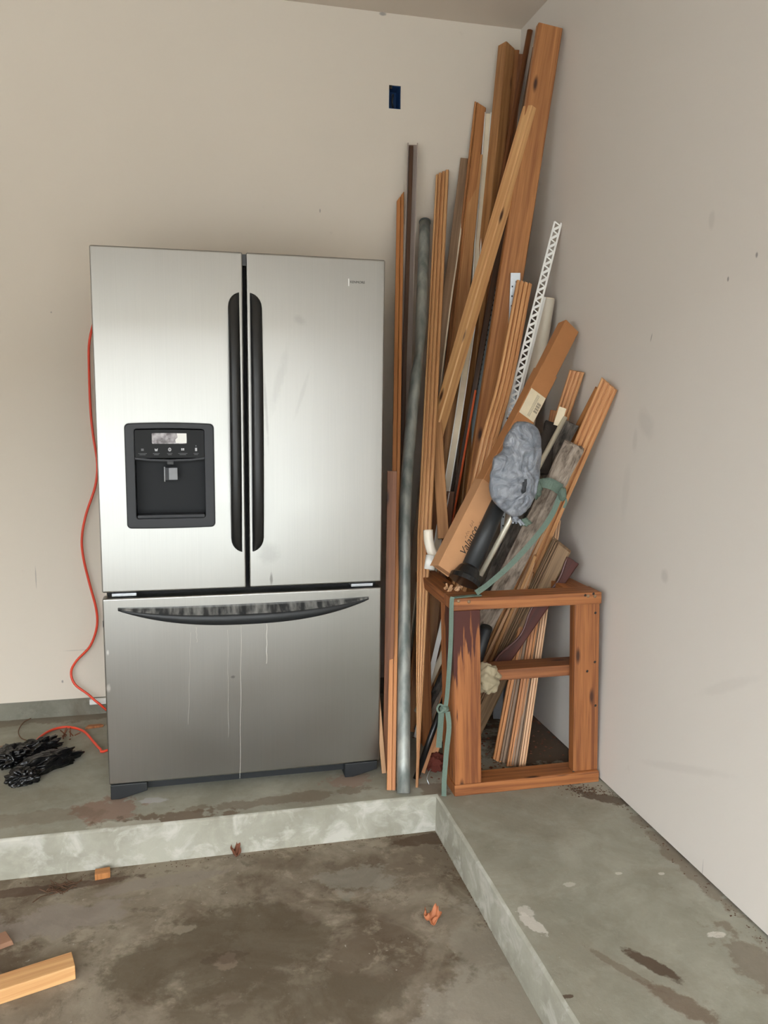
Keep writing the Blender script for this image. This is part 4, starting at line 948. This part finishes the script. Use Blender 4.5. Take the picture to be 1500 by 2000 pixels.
# orange moldings behind, continuing down as the bundle
bund = [(-24, 'moldor', 'left orange molding of the standing bundle inside the frame stand', .034, 0), (-6, 'taupe', 'greyish molding of the standing bundle, second from left', .03, .01), (9, 'moldor', 'orange molding in the middle of the standing bundle', .030, .0), (22, 'taupe', 'brownish flat molding of the standing bundle, second from right', .028, .012), (34, 'moldpale', 'palest molding at right side of the standing bundle', .024, -.008)]
for i, (du, m, lb, w, dy) in enumerate(bund):
    a = at(990+du*.8, 1490+(10 if i > 2 else i*5-4), z=.002)+Vector((0, dy, 0)); b_ = T(1074+du*.45, (1010, 1000, 1004, 830, 1016)[i] if i != 3 else 1008, .12+dy*.6)
    S('bundle_molding', lb, M[m], P_flute(w, .014, (.3, .7)), a, b_, roll=.1, cat='molding', cut_bot=(-.35 if i != 2 else .2))
S('wood_strip', 'small orange wood end showing above the dark cloth', M['orange'], P_box(.03, .012), T(1055, 960, .10), T(1083, 802, .13), cat='strip')
# brown weathered wide plank and scalloped mahogany trim
wp = [T(930, 1428, .12), T(1097, 1066, .02)]; wp[0] = at(915, 1440, z=.003)
bm = sweep_bm(subdiv([wp[0], at(1097, 1064, x=1.545)], 12), P_flute(.078, .02, (.1, .2, .32)), roll=.05, cut_top=-.25, jag=.003)
tag(link('wide_weathered_plank', bm, M['weather'], None, wp[0]), 'wide brown weathered plank with ragged top end inside the frame stand', 'plank', G)
ra, rb_ = T(972, 1312, .03), at(1122, 1096, x=1.585); 
rpts = subdiv([ra, rb_], 26); prof = P_box(.03, .016, .003); sc2 = []
for i, p in enumerate(rpts):
    t = i/26; s = math.sin(t*PI*4.2+.4)*.3; sc2.append((1+s, 1, -.018*s))
scal = empty('scalloped_trim', ra, 'dark mahogany trim with wavy left edge in front of the brown plank', 'trim', G)
bm = sweep_bm(rpts, P_box(.036, .016, .003), scales=sc2); link('trim_body', bm, M['mahog'], scal, ra, smooth=False)
fr3 = frames(rpts)
bead = [p+f[0]*(-.018*s_[0]+s_[2])-f[1]*.008 for p, f, s_ in zip(rpts, fr3, sc2)]
stick('highlight_bead', bead, P_tube(.0045, 8), simple('mahogany_highlight', rgb(90, 60, 54), .3), parent=scal, smooth=True)  # paler bead carries the wavy edge's highlight in its colour
# steel tube behind, then white pieces standing in for bright glints
S('steel_tube', 'short glimpse of blue grey steel tube behind the top rail', M['zinc'], P_tube(.016, 16), B0(985, 1392), T(1021, 1060, .30), cat='tube', smooth=True)
S('glint_sheet', 'white plastic sheet put in for a bright glint behind the bundle inside the frame stand', M['white'], P_box(.05, .004, .0005), at(1015, 1420, z=.002)+Vector((0, .03, 0)), T(1022, 1180, .32), cat='sheet')
S('glint_strip', 'white plastic strip put in for a bright glint left of the green strap on the frame stand', M['white'], P_box(.018, .004, .0005), B0(812, 1440), T(880, 1150, .16), cat='strip')  # strip is put in as the bright glint beside the post
S('cream_strip', 'cream painted strip slanting behind the frame stand left post', M['cream'], P_box(.022, .01), at(800, 1420, z=.002), T(905, 1190, .12), cat='strip')
# white curved pipe elbow
el = catmull([T(836, 1035, .06), T(838, 1060, .05), T(846, 1082, .04), T(862, 1088, .04), T(882, 1082, .05)], 5)
ew = empty('pipe_elbow', el[0], 'white curved plastic pipe elbow between fluted casing and cardboard box', 'pipe elbow', G)
stick('elbow_body', el, P_tube(.017, 16), M['whitetube'], parent=ew, smooth=True)
stick('collar', [T(842, 1085, .02), T(838, 1112, .01)], P_tube(.018, 16), M['white'], parent=ew, smooth=True)
# things seen in the left gap by the slab edge
S('black_rod', 'slim glossy black rod standing at the slab edge left of the strap', M['black'], P_tube(.0105, 16), B0(812, 1522), T(880, 1330, .02), cat='rod', smooth=True)
S('black_pipe_end', 'black round pipe end behind the front post of the frame stand', M['blackmat'], P_tube(.022, 16), B0(880, 1460), T(950, 1225, -.01), cat='pipe', smooth=True)
S('orange_slat', 'orange slat behind the slim black rod', M['moldor'], P_box(.03, .01), B0(822, 1508), T(880, 1330, .06), cat='slat')
S('orange_slat', 'second orange slat foot nearer the green strap', M['orange'], P_box(.024, .01), B0(838, 1500), T(885, 1370, .04), cat='slat')
q = at(856, 1508, z=.0)
blob('red_rag', q+Vector((0, .03, .02)), (.035, .03, .035), simple('dark_red_cloth', rgb(96, 40, 28), .9, bump=.5), 9, .6, 8, 4, flat=0)
tag(bpy.data.objects['red_rag'], 'dark red crumpled scrap on the slab left of the frame stand foot', 'rag')
stick('bent_wire', catmull([at(838, 1532, z=.003), at(834, 1520, z=.02), at(838, 1508, z=.03), at(842, 1502, z=.035)], 5), P_tube(.0016, 6), M['zinc'], 'tiny bent silver wire standing by the slab corner', 'wire', smooth=True)
# cream rag stuffed behind post
q = T(950, 1325, FY+.045)
blob('cream_rag', q, (.043, .03, .048), M['rag'], 6, .4, 5, 5, fine=.07); tag(bpy.data.objects['cream_rag'], 'crumpled cream rag stuffed beside the middle rail and front post', 'rag')

# ------------------------------------------------------------------ green strap
gs = empty('tie_strap', at(868, 1560, z=.0), 'faded green webbing strap tying the boards to the frame stand', 'strap')
def ribbon(name, pts, w, t=.0018, roll=0, n=5, **k):
    return stick(name, catmull([Vector(p) for p in pts], n), P_box(w, t, .0003), M['strap'], parent=gs, roll=roll, **k)
ribbon('strap_run', [T(1096, 962, -.13), T(1078, 1005, -.135), T(1050, 1045, -.14), T(1000, 1100, -.15), T(955, 1140, -.17), T(930, 1158, -.19)], .018)
ribbon('strap_wrap', [T(1042, 955, -.09), T(1056, 944, -.125), T(1078, 948, -.135), T(1100, 962, -.12)], .030, .004)
ribbon('strap_wrap', [T(1058, 938, -.115), T(1075, 938, -.13), T(1098, 950, -.12)], .014, .004)
blob('strap_knot', T(1099, 966, -.14), (.013, .012, .02), M['strap'], 3, .5, 6, 3, parent=gs)
blob('strap_knot', T(1026, 1020, -.15), (.018, .01, .012), M['strap'], 4, .6, 6, 3, parent=gs)
blob('strap_tuft', T(1048, 955, -.12), (.018, .012, .03), M['strap'], 8, .6, 6, 3, parent=gs)
ribbon('strap_tail', [T(1102, 970, -.135), T(1106, 980, -.14), T(1101, 992, -.135)], .008)
Z1 = .679
ribbon('strap_run', [Vector((1.19, FY+.02, Z1)), Vector((1.13, FY+.012, Z1)), Vector((1.086, FY+.006, Z1-.001))], .014, .003, roll=1.2)
ribbon('strap_run', [T(884, 1166, FY-.004), T(882, 1180, FY-.005), T(880, 1260, FY-.002), T(874, 1350, FY+.01), T(870, 1382, FY+.012)], .014, .003)
blob('strap_knot', T(868, 1385, FY+.01), (.014, .012, .011), M['strap'], 2, .5, 6, 3, parent=gs)
ribbon('strap_loop', [T(868, 1386, FY+.0), T(858, 1392, FY-.004), T(854, 1384, FY+.0), T(859, 1376, FY+.01), T(868, 1380, FY+.012)], .006, .004)
ribbon('strap_tail', [T(862, 1392, FY+.012), T(860, 1420, FY+.03), T(857, 1460, FY+.05)], .019, .002)
pz = at(867, 1557, z=.002)
ribbon('strap_tail', [T(874, 1390, FY+.002), T(877, 1420, FY+.0), T(872, 1470, FY+.0), T(868, 1520, FY-.002), pz+Vector((0, 0, .004))], .016, .002)
